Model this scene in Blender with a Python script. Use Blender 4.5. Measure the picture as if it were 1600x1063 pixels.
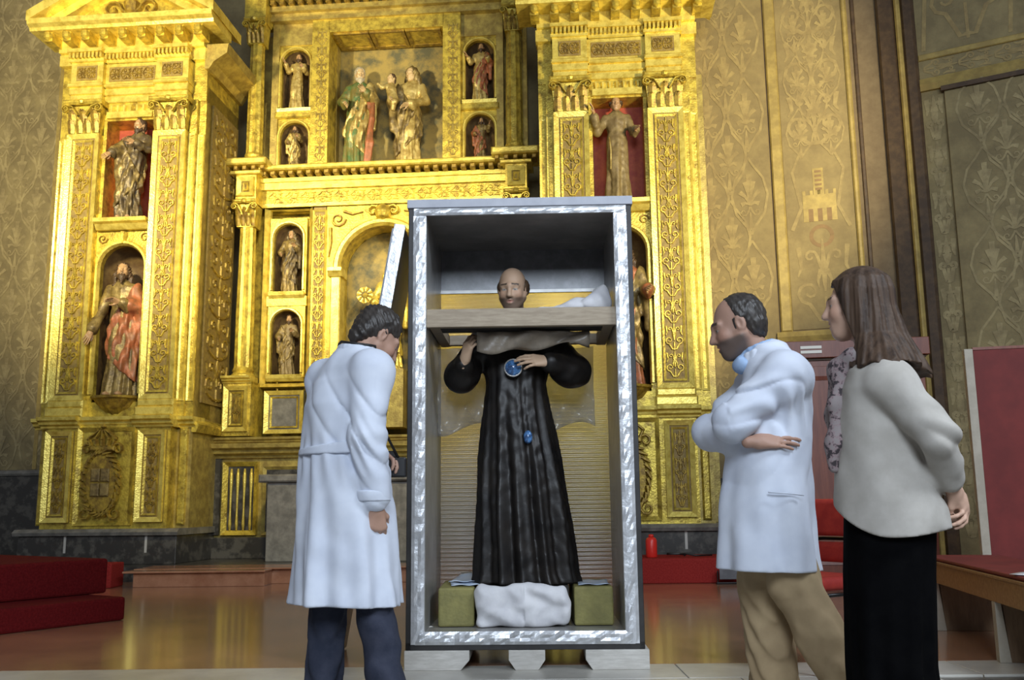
import bpy, math, random
import numpy as np
from math import sin, cos, pi, radians, sqrt, atan2
from mathutils import Vector, Matrix
for _o in list(bpy.data.objects): bpy.data.objects.remove(_o)
SC = bpy.context.scene
COL = SC.collection
random.seed(7)

# ---------------------------------------------------------------- camera
FPX, CAMH = 1500.0, 0.85
PITCH, ROLL = radians(9.7), radians(0.62)
_f = np.array([0, cos(PITCH), sin(PITCH)]); _r0 = np.array([1.0, 0, 0]); _u0 = np.cross(_r0, _f)
_r = _r0*cos(ROLL) - _u0*sin(ROLL); _u = np.cross(_r, _f); _c = np.array([0, 0, CAMH])
cam = bpy.data.cameras.new('camera'); camo = bpy.data.objects.new('camera', cam); COL.objects.link(camo)
cam.sensor_width = 36; cam.lens = 36*FPX/1600; cam.clip_end = 200
camo.matrix_world = Matrix(((_r[0], _u[0], -_f[0], 0), (_r[1], _u[1], -_f[1], 0), (_r[2], _u[2], -_f[2], CAMH), (0, 0, 0, 1)))
SC.camera = camo

# ---------------------------------------------------------------- world, lights, exposure
W = bpy.data.worlds.new('nave_ambient'); SC.world = W; W.use_nodes = True
_b = W.node_tree.nodes['Background']; _b.inputs[0].default_value = (0.55, 0.56, 0.60, 1); _b.inputs[1].default_value = 0.30
SC.view_settings.view_transform = 'Standard'; SC.view_settings.look = 'None'
SC.view_settings.exposure = 0.0; SC.view_settings.gamma = 1; SC.view_settings.use_curve_mapping = False

def lamp(name, typ, loc, target, power, color, size=1.0, angle=60, blend=0.6):
    l = bpy.data.lights.new(name, typ); l.energy = power; l.color = color
    if typ == 'AREA': l.shape = 'RECTANGLE'; l.size = size; l.size_y = size*0.8
    if typ == 'SPOT': l.spot_size = radians(angle); l.spot_blend = blend; l.shadow_soft_size = size
    o = bpy.data.objects.new(name, l); COL.objects.link(o); o.location = loc
    o.rotation_euler = (Vector(target)-Vector(loc)).to_track_quat('-Z', 'Y').to_euler()
    return o
# daylight of the nave windows behind the camera, and the warm spotlights that light the retable
lamp('nave_window_light', 'AREA', (0.3, -5.0, 5.2), (0.2, 5, 0.9), 640, (0.78, 0.88, 1.0), 3.5)
lamp('nave_window_light_side', 'AREA', (5.0, 0.5, 6.2), (0.4, 5, 0.8), 330, (0.80, 0.89, 1.0), 2.2)
lamp('retable_spot_left', 'SPOT', (-5.6, 6.6, 5.6), (-5.0, 12.2, 6.3), 2500, (1.0, 0.85, 0.50), 0.25, 75)
lamp('retable_spot_right', 'SPOT', (4.3, 6.2, 4.6), (1.9, 11.8, 5.7), 2000, (1.0, 0.85, 0.50), 0.25, 70)
lamp('retable_spot_middle', 'SPOT', (-1.2, 6.2, 6.0), (-2.2, 13, 3.2), 1250, (1.0, 0.85, 0.50), 0.3, 60)

# ---------------------------------------------------------------- pixel rays to points on known planes
def ray(x, y): return _f + _r*(x-800)/FPX + _u*(531.5-y)/FPX
def atY(x, y, Y):
    d = ray(x, y); return _c + d*Y/d[1]
def atZ(x, y, Z):
    d = ray(x, y); return _c + d*(Z-CAMH)/d[2]
YAW = radians(5)
RO = np.array([-1.6, 11.9, 0]); RU = np.array([cos(YAW), -sin(YAW), 0]); RN = np.array([sin(YAW), cos(YAW), 0])
def RW(u, y, z): return RO + RU*u + RN*y + np.array([0, 0, z])   # retable frame: along, back, up
def onplane(x, y, o, U):
    n = np.array([-U[1], U[0], 0]); d = ray(x, y); t = ((o-_c) @ n)/(d @ n); p = _c + d*t - o
    return p @ U, p[2]

# ---------------------------------------------------------------- materials
MATS = {}
def mat(name, c1, c2=None, scale=8, rough=0.6, metal=0.0, bump=0.0, bscale=None, detail=4, lo=0.4, hi=0.65,
        coat=0.0, trans=0.0, stretch=None, alpha=1.0, attr=False, spec=0.5, wave=None, c3=None):
    m = bpy.data.materials.new(name); m.use_nodes = True; MATS[name] = m
    nt = m.node_tree; N = nt.nodes; L = nt.links; p = N['Principled BSDF']
    p.inputs['Roughness'].default_value = rough; p.inputs['Metallic'].default_value = metal
    p.inputs['Coat Weight'].default_value = coat; p.inputs['Coat Roughness'].default_value = 0.12
    p.inputs['Transmission Weight'].default_value = trans; p.inputs['Alpha'].default_value = alpha
    p.inputs['Specular IOR Level'].default_value = spec
    p.inputs['Base Color'].default_value = (*c1, 1)
    tc = N.new('ShaderNodeTexCoord'); mp = N.new('ShaderNodeMapping'); L.new(tc.outputs['Object'], mp.inputs[0])
    if stretch: mp.inputs['Scale'].default_value = stretch
    src = None
    if attr:
        a = N.new('ShaderNodeAttribute'); a.attribute_name = 'Col'; src = a.outputs['Color']
        L.new(src, p.inputs['Base Color'])
    elif c2:
        n = N.new('ShaderNodeTexNoise'); n.inputs['Scale'].default_value = scale; n.inputs['Detail'].default_value = detail
        n.inputs['Roughness'].default_value = 0.65
        L.new(mp.outputs[0], n.inputs['Vector'])
        r = N.new('ShaderNodeValToRGB'); r.color_ramp.elements[0].position = lo; r.color_ramp.elements[1].position = hi
        r.color_ramp.elements[0].color = (*c2, 1); r.color_ramp.elements[1].color = (*c1, 1)
        if c3:
            e = r.color_ramp.elements.new((lo+hi)/2); e.color = (*c3, 1)
        L.new(n.outputs['Fac'], r.inputs[0]); L.new(r.outputs[0], p.inputs['Base Color'])
    if bump:
        n2 = N.new('ShaderNodeTexNoise'); n2.inputs['Scale'].default_value = bscale or scale*3; n2.inputs['Detail'].default_value = 3 if (bscale or 99) > 15 else 0.6
        L.new(mp.outputs[0], n2.inputs['Vector'])
        bp = N.new('ShaderNodeBump'); bp.inputs['Strength'].default_value = bump; bp.inputs['Distance'].default_value = 0.01 if (bscale or 99) > 15 else 0.03
        L.new(n2.outputs['Fac'], bp.inputs['Height']); L.new(bp.outputs[0], p.inputs['Normal'])
    return m
GOLD = mat('gilding', (0.76, 0.59, 0.09), (0.30, 0.205, 0.035), 9, 0.36, 0.45, 0.55, 40, lo=0.34, hi=0.60, detail=7)
GOLDB = mat('gilding_bright', (0.90, 0.74, 0.17), (0.56, 0.41, 0.06), 9, 0.32, 0.45, 0.35, 45, lo=0.32, hi=0.58, detail=7)
GOLDD = mat('gilding_worn', (0.50, 0.35, 0.05), (0.22, 0.14, 0.03), 12, 0.45, 0.4, 0.3, 50)
GOLDO = mat('gilding_olive', (0.58, 0.46, 0.12), (0.34, 0.25, 0.07), 8, 0.42, 0.4, 0.25, 45)
GROUND = mat('panel_ground', (0.20, 0.135, 0.045), (0.33, 0.235, 0.06), 20, 0.6, 0.1, 0.2, 60)
GROUNDR = mat('niche_red_paint', (0.46, 0.10, 0.04), (0.34, 0.05, 0.03), 7, 0.6, 0, 0.1)
NICHED = mat('niche_shell_paint', (0.20, 0.13, 0.05), (0.12, 0.07, 0.03), 9, 0.6, 0.1)
MARBD = mat('dark_marble', (0.040, 0.038, 0.034), (0.10, 0.094, 0.080), 6, 0.3, 0, 0, lo=0.42, hi=0.52, detail=8)
MARBG = mat('grey_marble', (0.26, 0.25, 0.22), (0.14, 0.135, 0.12), 7, 0.35, 0, 0.05, detail=8)
MARBP = mat('pink_marble', (0.50, 0.25, 0.14), (0.36, 0.16, 0.085), 4, 0.22, 0, 0, detail=8, coat=0.3)
FLOORM = mat('polished_floor_marble', (0.50, 0.25, 0.14), (0.31, 0.165, 0.10), 2.2, 0.20, 0, 0.02, 5, detail=9, lo=0.35, hi=0.7, coat=0.5)
WHITEM = mat('white_marble', (0.62, 0.60, 0.54), (0.48, 0.46, 0.41), 3, 0.3, 0, 0, detail=7)
DARKST = mat('dark_floor_stone', (0.10, 0.10, 0.09), (0.16, 0.15, 0.13), 4, 0.35, 0)
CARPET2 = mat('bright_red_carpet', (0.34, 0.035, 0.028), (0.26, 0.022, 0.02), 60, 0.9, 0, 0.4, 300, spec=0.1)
CARPET = mat('shaded_red_carpet', (0.13, 0.008, 0.009), (0.09, 0.005, 0.006), 60, 0.9, 0, 0.4, 300, spec=0.1)  # stair carpet: the shade on its risers is put into this darker red
PLASTER = mat('painted_plaster', (0.32, 0.245, 0.105), (0.24, 0.18, 0.08), 3.5, 0.75, 0, 0.15, 30, detail=8)
PLASTERG = mat('greyed_plaster', (0.34, 0.275, 0.13), (0.22, 0.175, 0.085), 2.5, 0.8, 0, 0.2, 25, detail=8)
PLASTERB = mat('brown_plaster', (0.23, 0.17, 0.095), (0.175, 0.125, 0.07), 5, 0.8, 0, 0.15, 40, detail=6)
PAINTL = mat('stencil_paint_light', (0.42, 0.32, 0.13), (0.29, 0.215, 0.09), 6, 0.7, 0.0, 0.1, 40, detail=6)
PAINTD = mat('stencil_paint_dim', (0.44, 0.36, 0.18), (0.27, 0.215, 0.105), 5, 0.75, 0, 0.1, 40, detail=6)
PAINTR = mat('stencil_paint_red', (0.30, 0.19, 0.085), (0.24, 0.155, 0.07), 8, 0.75)
OCHRE = mat('gold_paint_band', (0.48, 0.36, 0.11), (0.34, 0.25, 0.08), 6, 0.55, 0.15, 0.1)
BROWNM = mat('dark_brown_moulding', (0.10, 0.06, 0.028), (0.06, 0.035, 0.018), 9, 0.6)
FOIL = mat('aluminium_foil_tape', (0.74, 0.76, 0.79), (0.60, 0.62, 0.65), 14, 0.38, 0.6, 0.4, 26, detail=5)
BLACKP = mat('black_painted_ply', (0.015, 0.014, 0.014), (0.03, 0.028, 0.027), 9, 0.5)
GREYP = mat('grey_painted_ply', (0.20, 0.205, 0.22), (0.14, 0.145, 0.155), 9, 0.30, 0.2)
LINING = mat('grey_crate_lining', (0.42, 0.415, 0.40), (0.30, 0.295, 0.285), 5, 0.32, 0.3, 0.1, 12)
LIDTOP = mat('pale_crate_top', (0.50, 0.52, 0.58), (0.42, 0.44, 0.50), 6, 0.5)
SKIDM = mat('pale_skid_wood', (0.62, 0.60, 0.56), (0.50, 0.48, 0.44), 10, 0.7, stretch=(1, 1, 6))
BEAMW = mat('planed_pine', (0.44, 0.36, 0.26), (0.34, 0.27, 0.19), 10, 0.6, stretch=(1, 8, 8))
FOAMD = mat('black_foam', (0.03, 0.028, 0.026), (0.05, 0.047, 0.042), 20, 0.9)
BLOCKY = mat('yellow_green_foam', (0.30, 0.27, 0.09), (0.22, 0.20, 0.07), 9, 0.7, 0, 0.3, 60)
CLOTHW = mat('white_cloth', (0.74, 0.74, 0.76), (0.64, 0.64, 0.67), 8, 0.85, 0, 0.15, 18)
PAPERB = mat('bluish_paper', (0.46, 0.58, 0.76), (0.58, 0.66, 0.78), 6, 0.5)
FILM = mat('clear_plastic_film', (0.42, 0.42, 0.42), (0.30, 0.30, 0.30), 9, 0.18, 0, 0.6, 14, alpha=0.42)
WRAP = mat('brown_grey_wrap', (0.30, 0.25, 0.19), (0.21, 0.175, 0.135), 9, 0.35, 0, 0.4, 16)
COATW = mat('white_cotton_coat', (0.69, 0.74, 0.84), (0.61, 0.66, 0.77), 4, 0.9, 0, 0.4, 9, spec=0.2)
JEANS = mat('navy_trouser_cloth', (0.030, 0.036, 0.058), (0.045, 0.05, 0.075), 12, 0.9, 0, 0.15, 60, spec=0.2)
KHAKI = mat('khaki_cotton', (0.40, 0.30, 0.175), (0.34, 0.25, 0.145), 6, 0.9, 0, 0.4, 13, spec=0.2)
BLACKC = mat('black_cloth', (0.0025, 0.0025, 0.003), (0.004, 0.004, 0.0045), 8, 0.95, spec=0.03)
JACKET = mat('pale_grey_knit', (0.50, 0.475, 0.435), (0.43, 0.405, 0.365), 8, 0.95, 0, 0.3, 11, spec=0.2)
SHIRTB = mat('light_blue_shirt', (0.30, 0.44, 0.68), (0.38, 0.52, 0.74), 20, 0.85)
SCARF = mat('patterned_scarf', (0.30, 0.26, 0.26), (0.05, 0.04, 0.045), 40, 0.85, lo=0.42, hi=0.56, c3=(0.30, 0.22, 0.23))
SKIN = mat('skin', (0.6, 0.4, 0.3), rough=0.55, attr=True, bump=0.05, bscale=160)
HAIRB = mat('black_hair', (0.022, 0.018, 0.016), (0.05, 0.042, 0.036), 30, 0.45, 0, 0.5, 60, stretch=(1, 1, 0.25))
HAIRW = mat('brown_hair', (0.035, 0.021, 0.014), (0.085, 0.052, 0.033), 42, 0.58, 0, 0.15, 70, stretch=(1, 1, 0.07), spec=0.3)
LEATHER = mat('black_leather', (0.02, 0.018, 0.016), rough=0.35)
BLKPLA = mat('black_plastic', (0.012, 0.012, 0.013), rough=0.4)
REDV = mat('red_upholstery', (0.44, 0.035, 0.022), (0.34, 0.022, 0.016), 14, 0.75, 0, 0.1)
REDW = mat('red_stained_wood', (0.22, 0.065, 0.035), (0.16, 0.042, 0.024), 4, 0.4, stretch=(6, 6, 0.7))
REDB = mat('red_panel_cloth', (0.19, 0.022, 0.018), (0.14, 0.015, 0.013), 4, 0.7)
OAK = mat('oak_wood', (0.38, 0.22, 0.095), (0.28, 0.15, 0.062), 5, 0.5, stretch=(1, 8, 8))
OAKD = mat('shadowed_oak', (0.20, 0.125, 0.065), (0.15, 0.09, 0.045), 5, 0.55, stretch=(6, 6, 1))  # darker copy of the oak, shade under the seat put into its colour
PALEW = mat('pale_edge_wood', (0.46, 0.42, 0.34), (0.38, 0.34, 0.27), 7, 0.6)
STEEL = mat('black_steel', (0.01, 0.01, 0.01), rough=0.35, metal=0.2)
REDPL = mat('red_plastic', (0.75, 0.03, 0.02), rough=0.35)
BRASS = mat('brass', (0.70, 0.46, 0.14), rough=0.3, metal=0.9)
LABELW = mat('white_label', (0.85, 0.83, 0.74), rough=0.6)
ROBEG = mat('statue_gilt_olive', (0.34, 0.25, 0.085), (0.13, 0.09, 0.035), 9, 0.42, 0.25, 0.35, 40)
ROBED = mat('statue_dark_drapery', (0.19, 0.14, 0.06), (0.07, 0.05, 0.03), 8, 0.42, 0.2, 0.3, 40)
ROBER = mat('statue_red_drapery', (0.44, 0.14, 0.06), (0.24, 0.10, 0.045), 10, 0.45, 0.1, 0.25, 40)
ROBEGR = mat('statue_green_drapery', (0.08, 0.17, 0.06), (0.22, 0.18, 0.05), 8, 0.42, 0.15, 0.25, 40)
ROBEC = mat('statue_pale_gilt', (0.66, 0.53, 0.20), (0.38, 0.27, 0.08), 9, 0.38, 0.35, 0.3, 40)
ROBEBR = mat('statue_brown_habit', (0.28, 0.21, 0.09), (0.17, 0.12, 0.05), 8, 0.5, 0.1, 0.3, 40)
FLESH = mat('statue_flesh', (0.50, 0.32, 0.17), (0.40, 0.24, 0.12), 9, 0.4)
FLESHP = mat('statue_pale_flesh', (0.70, 0.52, 0.28), (0.58, 0.40, 0.2), 9, 0.4)
SHAIR = mat('statue_hair', (0.10, 0.06, 0.03), (0.06, 0.035, 0.02), 20, 0.5, 0, 0.4, 60)
SHAIRW = mat('statue_white_beard', (0.62, 0.56, 0.42), (0.48, 0.42, 0.3), 20, 0.5, 0, 0.4, 60)
ROBEK = mat('glossy_black_robe', (0.007, 0.006, 0.006), (0.016, 0.013, 0.011), 6, 0.42, 0, 0.15, 20, spec=0.35)
GLASSB = mat('blue_glass', (0.10, 0.26, 0.55), (0.03, 0.06, 0.14), 40, 0.12)
BLUEG = mat('backdrop_blue_green', (0.13, 0.125, 0.07), (0.40, 0.30, 0.09), 5, 0.6, 0.1)

# ---------------------------------------------------------------- object helpers
def root(name, label, cat, loc, rotz=0.0, group=None):
    o = bpy.data.objects.new(name, None); COL.objects.link(o); o.location = tuple(float(a) for a in loc); o.rotation_euler = (0, 0, rotz)
    o.empty_display_size = 0.1; o['label'] = label; o['category'] = cat
    if group: o['group'] = group
    return o
def tag(o, label, cat, group=None):
    o['label'] = label; o['category'] = cat
    if group: o['group'] = group
    return o
def link(name, me, m, parent=None, label=None, kind=None, smooth=False, loc=None, rot=None):
    if m is not None and len(me.materials) == 0: me.materials.append(m)
    if smooth: me.polygons.foreach_set('use_smooth', [True]*len(me.polygons))
    o = bpy.data.objects.new(name, me); COL.objects.link(o)
    if parent is not None: o.parent = parent
    if loc is not None: o.location = tuple(float(a) for a in loc)
    if rot is not None: o.rotation_euler = rot
    if label: o['label'] = label
    if kind: o['kind'] = kind
    return o
def again(o, parent=None, loc=None, rot=None):
    c = o.copy(); COL.objects.link(c)
    if parent is not None: c.parent = parent
    if loc is not None: c.location = tuple(float(a) for a in loc)
    if rot is not None: c.rotation_euler = rot
    return c

class MB:
    def __init__(s): s.v = []; s.f = []
    def add(s, vs, fs):
        b = len(s.v); s.v += [tuple(float(c) for c in p) for p in vs]; s.f += [tuple(b+i for i in f) for f in fs]; return s
    def box(s, x0, x1, y0, y1, z0, z1):
        return s.add([(x0, y0, z0), (x1, y0, z0), (x1, y1, z0), (x0, y1, z0), (x0, y0, z1), (x1, y0, z1), (x1, y1, z1), (x0, y1, z1)],
                     [(0, 1, 5, 4), (1, 2, 6, 5), (2, 3, 7, 6), (3, 0, 4, 7), (4, 5, 6, 7), (3, 2, 1, 0)])
    def cbox(s, x0, x1, y0, y1, z0, z1, c=0.01):      # front face chamfered (towards -y)
        return s.add([(x0, y1, z0), (x1, y1, z0), (x1, y1, z1), (x0, y1, z1), (x0, y0+c, z0), (x1, y0+c, z0), (x1, y0+c, z1), (x0, y0+c, z1),
                      (x0+c, y0, z0+c), (x1-c, y0, z0+c), (x1-c, y0, z1-c), (x0+c, y0, z1-c)],
                     [(3, 2, 1, 0), (0, 1, 5, 4), (1, 2, 6, 5), (2, 3, 7, 6), (3, 0, 4, 7), (4, 5, 9, 8), (5, 6, 10, 9), (6, 7, 11, 10), (7, 4, 8, 11), (8, 9, 10, 11)])
    def prism(s, poly, y0, y1):                        # poly in (x, z), counter-clockwise seen from -y
        n = len(poly)
        vs = [(x, y0, z) for x, z in poly] + [(x, y1, z) for x, z in poly]
        return s.add(vs, [tuple(range(n)), tuple(range(2*n-1, n-1, -1))] + [(i+n, (i+1) % n+n, (i+1) % n, i) for i in range(n)])
    def extr(s, prof, x0, x1, m0=0.0, m1=0.0):         # prof in (y, z) extruded along x, ends optionally mitred
        n = len(prof); yb = max(p[0] for p in prof)
        vs = [(x0-m0*(yb-y), y, z) for y, z in prof] + [(x1+m1*(yb-y), y, z) for y, z in prof]
        return s.add(vs, [tuple(range(n-1, -1, -1)), tuple(range(n, 2*n))] + [(i, (i+1) % n, (i+1) % n+n, i+n) for i in range(n)])
    def hexa(s, p): 
        return s.add(p, [(0, 1, 5, 4), (1, 2, 6, 5), (2, 3, 7, 6), (3, 0, 4, 7), (4, 5, 6, 7), (3, 2, 1, 0)])
    def tube(s, pts, rad, n=8, cap=True):
        P = [np.array(p, float) for p in pts]; m = len(P)
        if not hasattr(rad, '__len__'): rad = [rad]*m
        up = np.array([0.13, 0.31, 0.94]); vs = []
        for i in range(m):
            t = P[min(i+1, m-1)]-P[max(i-1, 0)]; t /= (np.linalg.norm(t)+1e-9)
            a = np.cross(t, up); 
            if np.linalg.norm(a) < 0.1: a = np.cross(t, [1, 0, 0])
            a /= np.linalg.norm(a); b = np.cross(t, a)
            for k in range(n):
                w = 2*pi*k/n; vs.append(P[i]+(a*cos(w)+b*sin(w))*rad[i])
        fs = [(i*n+k, i*n+(k+1) % n, (i+1)*n+(k+1) % n, (i+1)*n+k) for i in range(m-1) for k in range(n)]
        if cap: fs += [tuple(range(n-1, -1, -1)), tuple((m-1)*n+k for k in range(n))]
        return s.add(vs, fs)
    def lathe(s, prof, c=(0, 0, 0), n=16, a0=0.0, a1=2*pi, sx=1.0, sy=1.0, flute=None):
        full = abs(a1-a0-2*pi) < 1e-6; m = n if full else n+1; vs = []
        for r, z in prof:
            for k in range(m):
                w = a0+(a1-a0)*k/n; q = r*(1+(flute(w, z) if flute else 0))
                vs.append((c[0]+q*cos(w)*sx, c[1]+q*sin(w)*sy, c[2]+z))
        fs = [(i*m+k, i*m+(k+1) % m, (i+1)*m+(k+1) % m, (i+1)*m+k) for i in range(len(prof)-1) for k in range(n)]
        if full: fs += [tuple(range(m-1, -1, -1)), tuple((len(prof)-1)*m+k for k in range(m))]
        return s.add(vs, fs)
    def ribbon(s, pts, w0, w1, y, depth=0.012, flat=False):   # raised band on a plane facing -y
        n = len(pts); vs = []; fs = []
        if flat: s.nr = (getattr(s, 'nr', 0)+1) % 23; y = y-0.00018*s.nr   # overlapping strokes of paint lie on one another
        for i, (x, z) in enumerate(pts):
            a = pts[max(i-1, 0)]; b = pts[min(i+1, n-1)]; tx, tz = b[0]-a[0], b[1]-a[1]; l = sqrt(tx*tx+tz*tz)+1e-9
            nx, nz = -tz/l, tx/l; w = (w0+(w1-w0)*i/(n-1))/2
            if flat: vs += [(x+nx*w, y, z+nz*w), (x-nx*w, y, z-nz*w)]
            else: vs += [(x+nx*w, y, z+nz*w), (x+nx*w*0.4, y-depth, z+nz*w*0.4), (x-nx*w*0.4, y-depth, z-nz*w*0.4), (x-nx*w, y, z-nz*w)]
        k = 2 if flat else 4
        for i in range(n-1):
            for j in range(k-1): fs.append((i*k+j, i*k+j+1, (i+1)*k+j+1, (i+1)*k+j))
        return s.add(vs, fs)
    def archwall(s, x0, x1, z0, z1, cx, r, zs, zb, y0, y1, n=14):  # wall plate with an arched opening, reveal back to y1
        inner = []; outer = []
        def addp(a, b): inner.append(a); outer.append(b)
        addp((cx-r, zb), (x0, zb)); addp((cx-r, zs), (x0, zs))
        ang = sorted(set([pi-pi*k/n for k in range(1, n)] + [atan2(z1-zs, x0-cx), atan2(z1-zs, x1-cx)]), reverse=True)
        for w in ang:
            c_, s_ = cos(w), sin(w); t = 1e9
            if c_ < -1e-6: t = min(t, (x0-cx)/c_)
            if c_ > 1e-6: t = min(t, (x1-cx)/c_)
            if s_ > 1e-6: t = min(t, (z1-zs)/s_)
            addp((cx+r*c_, zs+r*s_), (cx+t*c_, zs+t*s_))
        addp((cx+r, zs), (x1, zs)); addp((cx+r, zb), (x1, zb))
        m = len(inner)
        vs = [(x, y0, z) for x, z in inner]+[(x, y0, z) for x, z in outer]+[(x, y1, z) for x, z in inner]+[(x, y1, z) for x, z in outer]
        fs = []
        for i in range(m-1):
            fs += [(i, i+1, m+i+1, m+i), (i+1, i, 2*m+i, 2*m+i+1), (m+i, m+i+1, 3*m+i+1, 3*m+i)]
        s.add(vs, fs)
        if zb > z0+1e-4: s.box(x0, x1, y0, y1, z0, zb)
        return s
    def niche(s, cx, r, zs, zb, y, depth, n=12, m=5):       # half-cylinder with a quarter-sphere head, open to -y
        vs = []; rows = [(r, zb), (r, zs)]+[(r*cos(pi/2*k/m), zs+r*sin(pi/2*k/m)) for k in range(1, m+1)]
        for q, z in rows:
            for k in range(n+1):
                w = pi-pi*k/n; vs.append((cx+q*cos(w), y+depth*sin(w)*(q/r), z))
        N = n+1
        fs = [(i*N+k, i*N+k+1, (i+1)*N+k+1, (i+1)*N+k) for i in range(len(rows)-1) for k in range(n)]
        fs.append(tuple(range(N)))
        return s.add(vs, fs)
    def frame(s, x0, x1, z0, z1, w, y0, y1):               # four mitred bars with a sloped inner side
        for (a, b, c, d) in (((x0, z0), (x1, z0), (x1-w, z0+w), (x0+w, z0+w)), ((x1, z0), (x1, z1), (x1-w, z1-w), (x1-w, z0+w)),
                             ((x1, z1), (x0, z1), (x0+w, z1-w), (x1-w, z1-w)), ((x0, z1), (x0, z0), (x0+w, z0+w), (x0+w, z1-w))):
            q = [a, b, c, d]; ym = (y0+y1)/2
            s.add([(p[0], y0, p[1]) for p in (a, b)]+[(p[0], ym, p[1]) for p in (c, d)]+[(p[0], y1, p[1]) for p in q],
                  [(0, 1, 2, 3), (4, 5, 1, 0), (5, 6, 2, 1), (6, 7, 3, 2), (7, 4, 0, 3)])
        return s
    def mesh(s, name='m'):
        me = bpy.data.meshes.new(name); me.from_pydata(s.v, [], s.f); me.update(); return me
    def build(s, name, m, parent=None, label=None, kind=None, smooth=False, loc=None, rot=None, bevel=0.0):
        o = link(name, s.mesh(name), m, parent, label, kind, smooth, loc, rot)
        if bevel:
            b = o.modifiers.new('edge', 'BEVEL'); b.width = bevel; b.segments = 2; b.limit_method = 'ANGLE'; b.angle_limit = radians(40)
        return o

# ---------------------------------------------------------------- scroll ornament
def spiral(cx, cz, r, a0, turns, sgn, n=13, end=0.22):
    out = []
    for i in range(n):
        t = i/(n-1); q = r*(1-(1-end)*t); a = a0+sgn*2*pi*turns*t
        out.append((cx+q*cos(a), cz+q*sin(a)))
    return out
def strip(mb, x0, x1, z0, z1, y, unit, depth=0.012, wid=0.022, flat=False, horiz=False, seed=0):
    """mirrored candelabra scrollwork filling a rectangle"""
    rnd = random.Random(seed)
    A0, A1, B0, B1 = (z0, z1, x0, x1) if horiz else (x0, x1, z0, z1)
    c = (A0+A1)/2; h = (A1-A0)/2; n = max(1, round((B1-B0)/unit)); u = (B1-B0)/n
    def rb(pts, w0, w1):
        mb.ribbon([(b, a) for a, b in pts] if horiz else pts, w0, w1, y, depth, flat)
    for i in range(n):
        b = B0+i*u
        for s_ in (-1, 1):
            r = min(h*0.42, u*0.26)
            ce = (c+s_*h*0.52, b+u*0.36)
            start = -pi/2 if s_ > 0 else -pi/2
            sp = spiral(ce[0], ce[1], r, start, 1.2, s_, 12)
            rb([(c, b+u*0.04), (c+s_*h*0.2, b+u*0.03)]+sp, wid, wid*0.55)
            r2 = r*0.55
            rb([(c, b+u*0.55), (c+s_*h*0.15, b+u*0.72)]+spiral(c+s_*h*0.42, b+u*0.78, r2, pi if s_ > 0 else 0, 1.0, -s_, 9), wid*0.9, wid*0.45)
            rb([(c+s_*h*0.86, b+u*0.55), (c+s_*h*0.72, b+u*0.66), (c+s_*h*0.8, b+u*0.9)], wid*0.4, wid*1.3)
            if i % 2 == 0:
                rb([(c+s_*h*0.1, b+u*0.62), (c+s_*h*0.22, b+u*0.5), (c+s_*h*0.18, b+u*0.4)], wid*1.2, wid*0.3)
        rb([(c, b), (c, b+u*0.3)], wid*0.7, wid*0.7)
        rb([(c, b+u*0.36), (c, b+u*0.45), (c, b+u*0.60)], wid*0.5, wid*(2.2 if i % 2 else 1.4))
        rb([(c, b+u*0.62), (c, b+u*0.74), (c, b+u*0.98)], wid*2.0, wid*0.4)
    return mb
def damask(mb, x0, x1, z0, z1, y, cw=0.5, chh=0.95, wid=0.03):
    """staggered ogee lattice with palmettes, painted flat"""
    nx = max(1, round((x1-x0)/cw)); cw = (x1-x0)/nx; nz = int((z1-z0)/chh)+1
    def rb(pts, w0, w1):
        if all(x0-0.01 <= p[0] <= x1+0.01 for p in pts): mb.ribbon(pts, w0, w1, y, flat=True)
    for j in range(nz*2):
        for i in range(-1, nx+1):
            cx = x0+cw*(i+0.5+(0.5 if j % 2 else 0)); cz = z0+j*chh/2+chh*0.25
            if cx-cw*0.5 < x0-0.02 or cx+cw*0.5 > x1+0.02 or cz > z1: continue
            for s in (-1, 1):
                rb([(cx, cz-chh*0.47), (cx+s*cw*0.10, cz-chh*0.38), (cx+s*cw*0.36, cz-chh*0.22), (cx+s*cw*0.46, cz), (cx+s*cw*0.36, cz+chh*0.20), (cx+s*cw*0.12, cz+chh*0.36), (cx, cz+chh*0.46)], wid*1.1, wid*0.8)
                for a, l in ((0.25, 0.30), (0.75, 0.27), (1.25, 0.2)):
                    rb([(cx, cz-chh*0.12), (cx+s*sin(a)*l*cw*0.6, cz-chh*0.12+cos(a)*l*chh*0.55), (cx+s*sin(a*1.25)*l*cw*1.15, cz-chh*0.12+cos(a*1.2)*l*chh)], wid*0.5, wid*1.9)
                rb([(cx, cz-chh*0.14)]+spiral(cx+s*cw*0.17, cz-chh*0.20, cw*0.11, pi if s > 0 else 0, 1.1, s, 8), wid*0.8, wid*0.4)
            rb([(cx, cz-chh*0.1), (cx, cz+chh*0.05), (cx, cz+chh*0.26)], wid*0.6, wid*2.2); rb([(cx, cz-chh*0.42), (cx, cz-chh*0.3), (cx, cz-chh*0.2)], wid*1.8, wid*0.5)
    return mb

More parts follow.
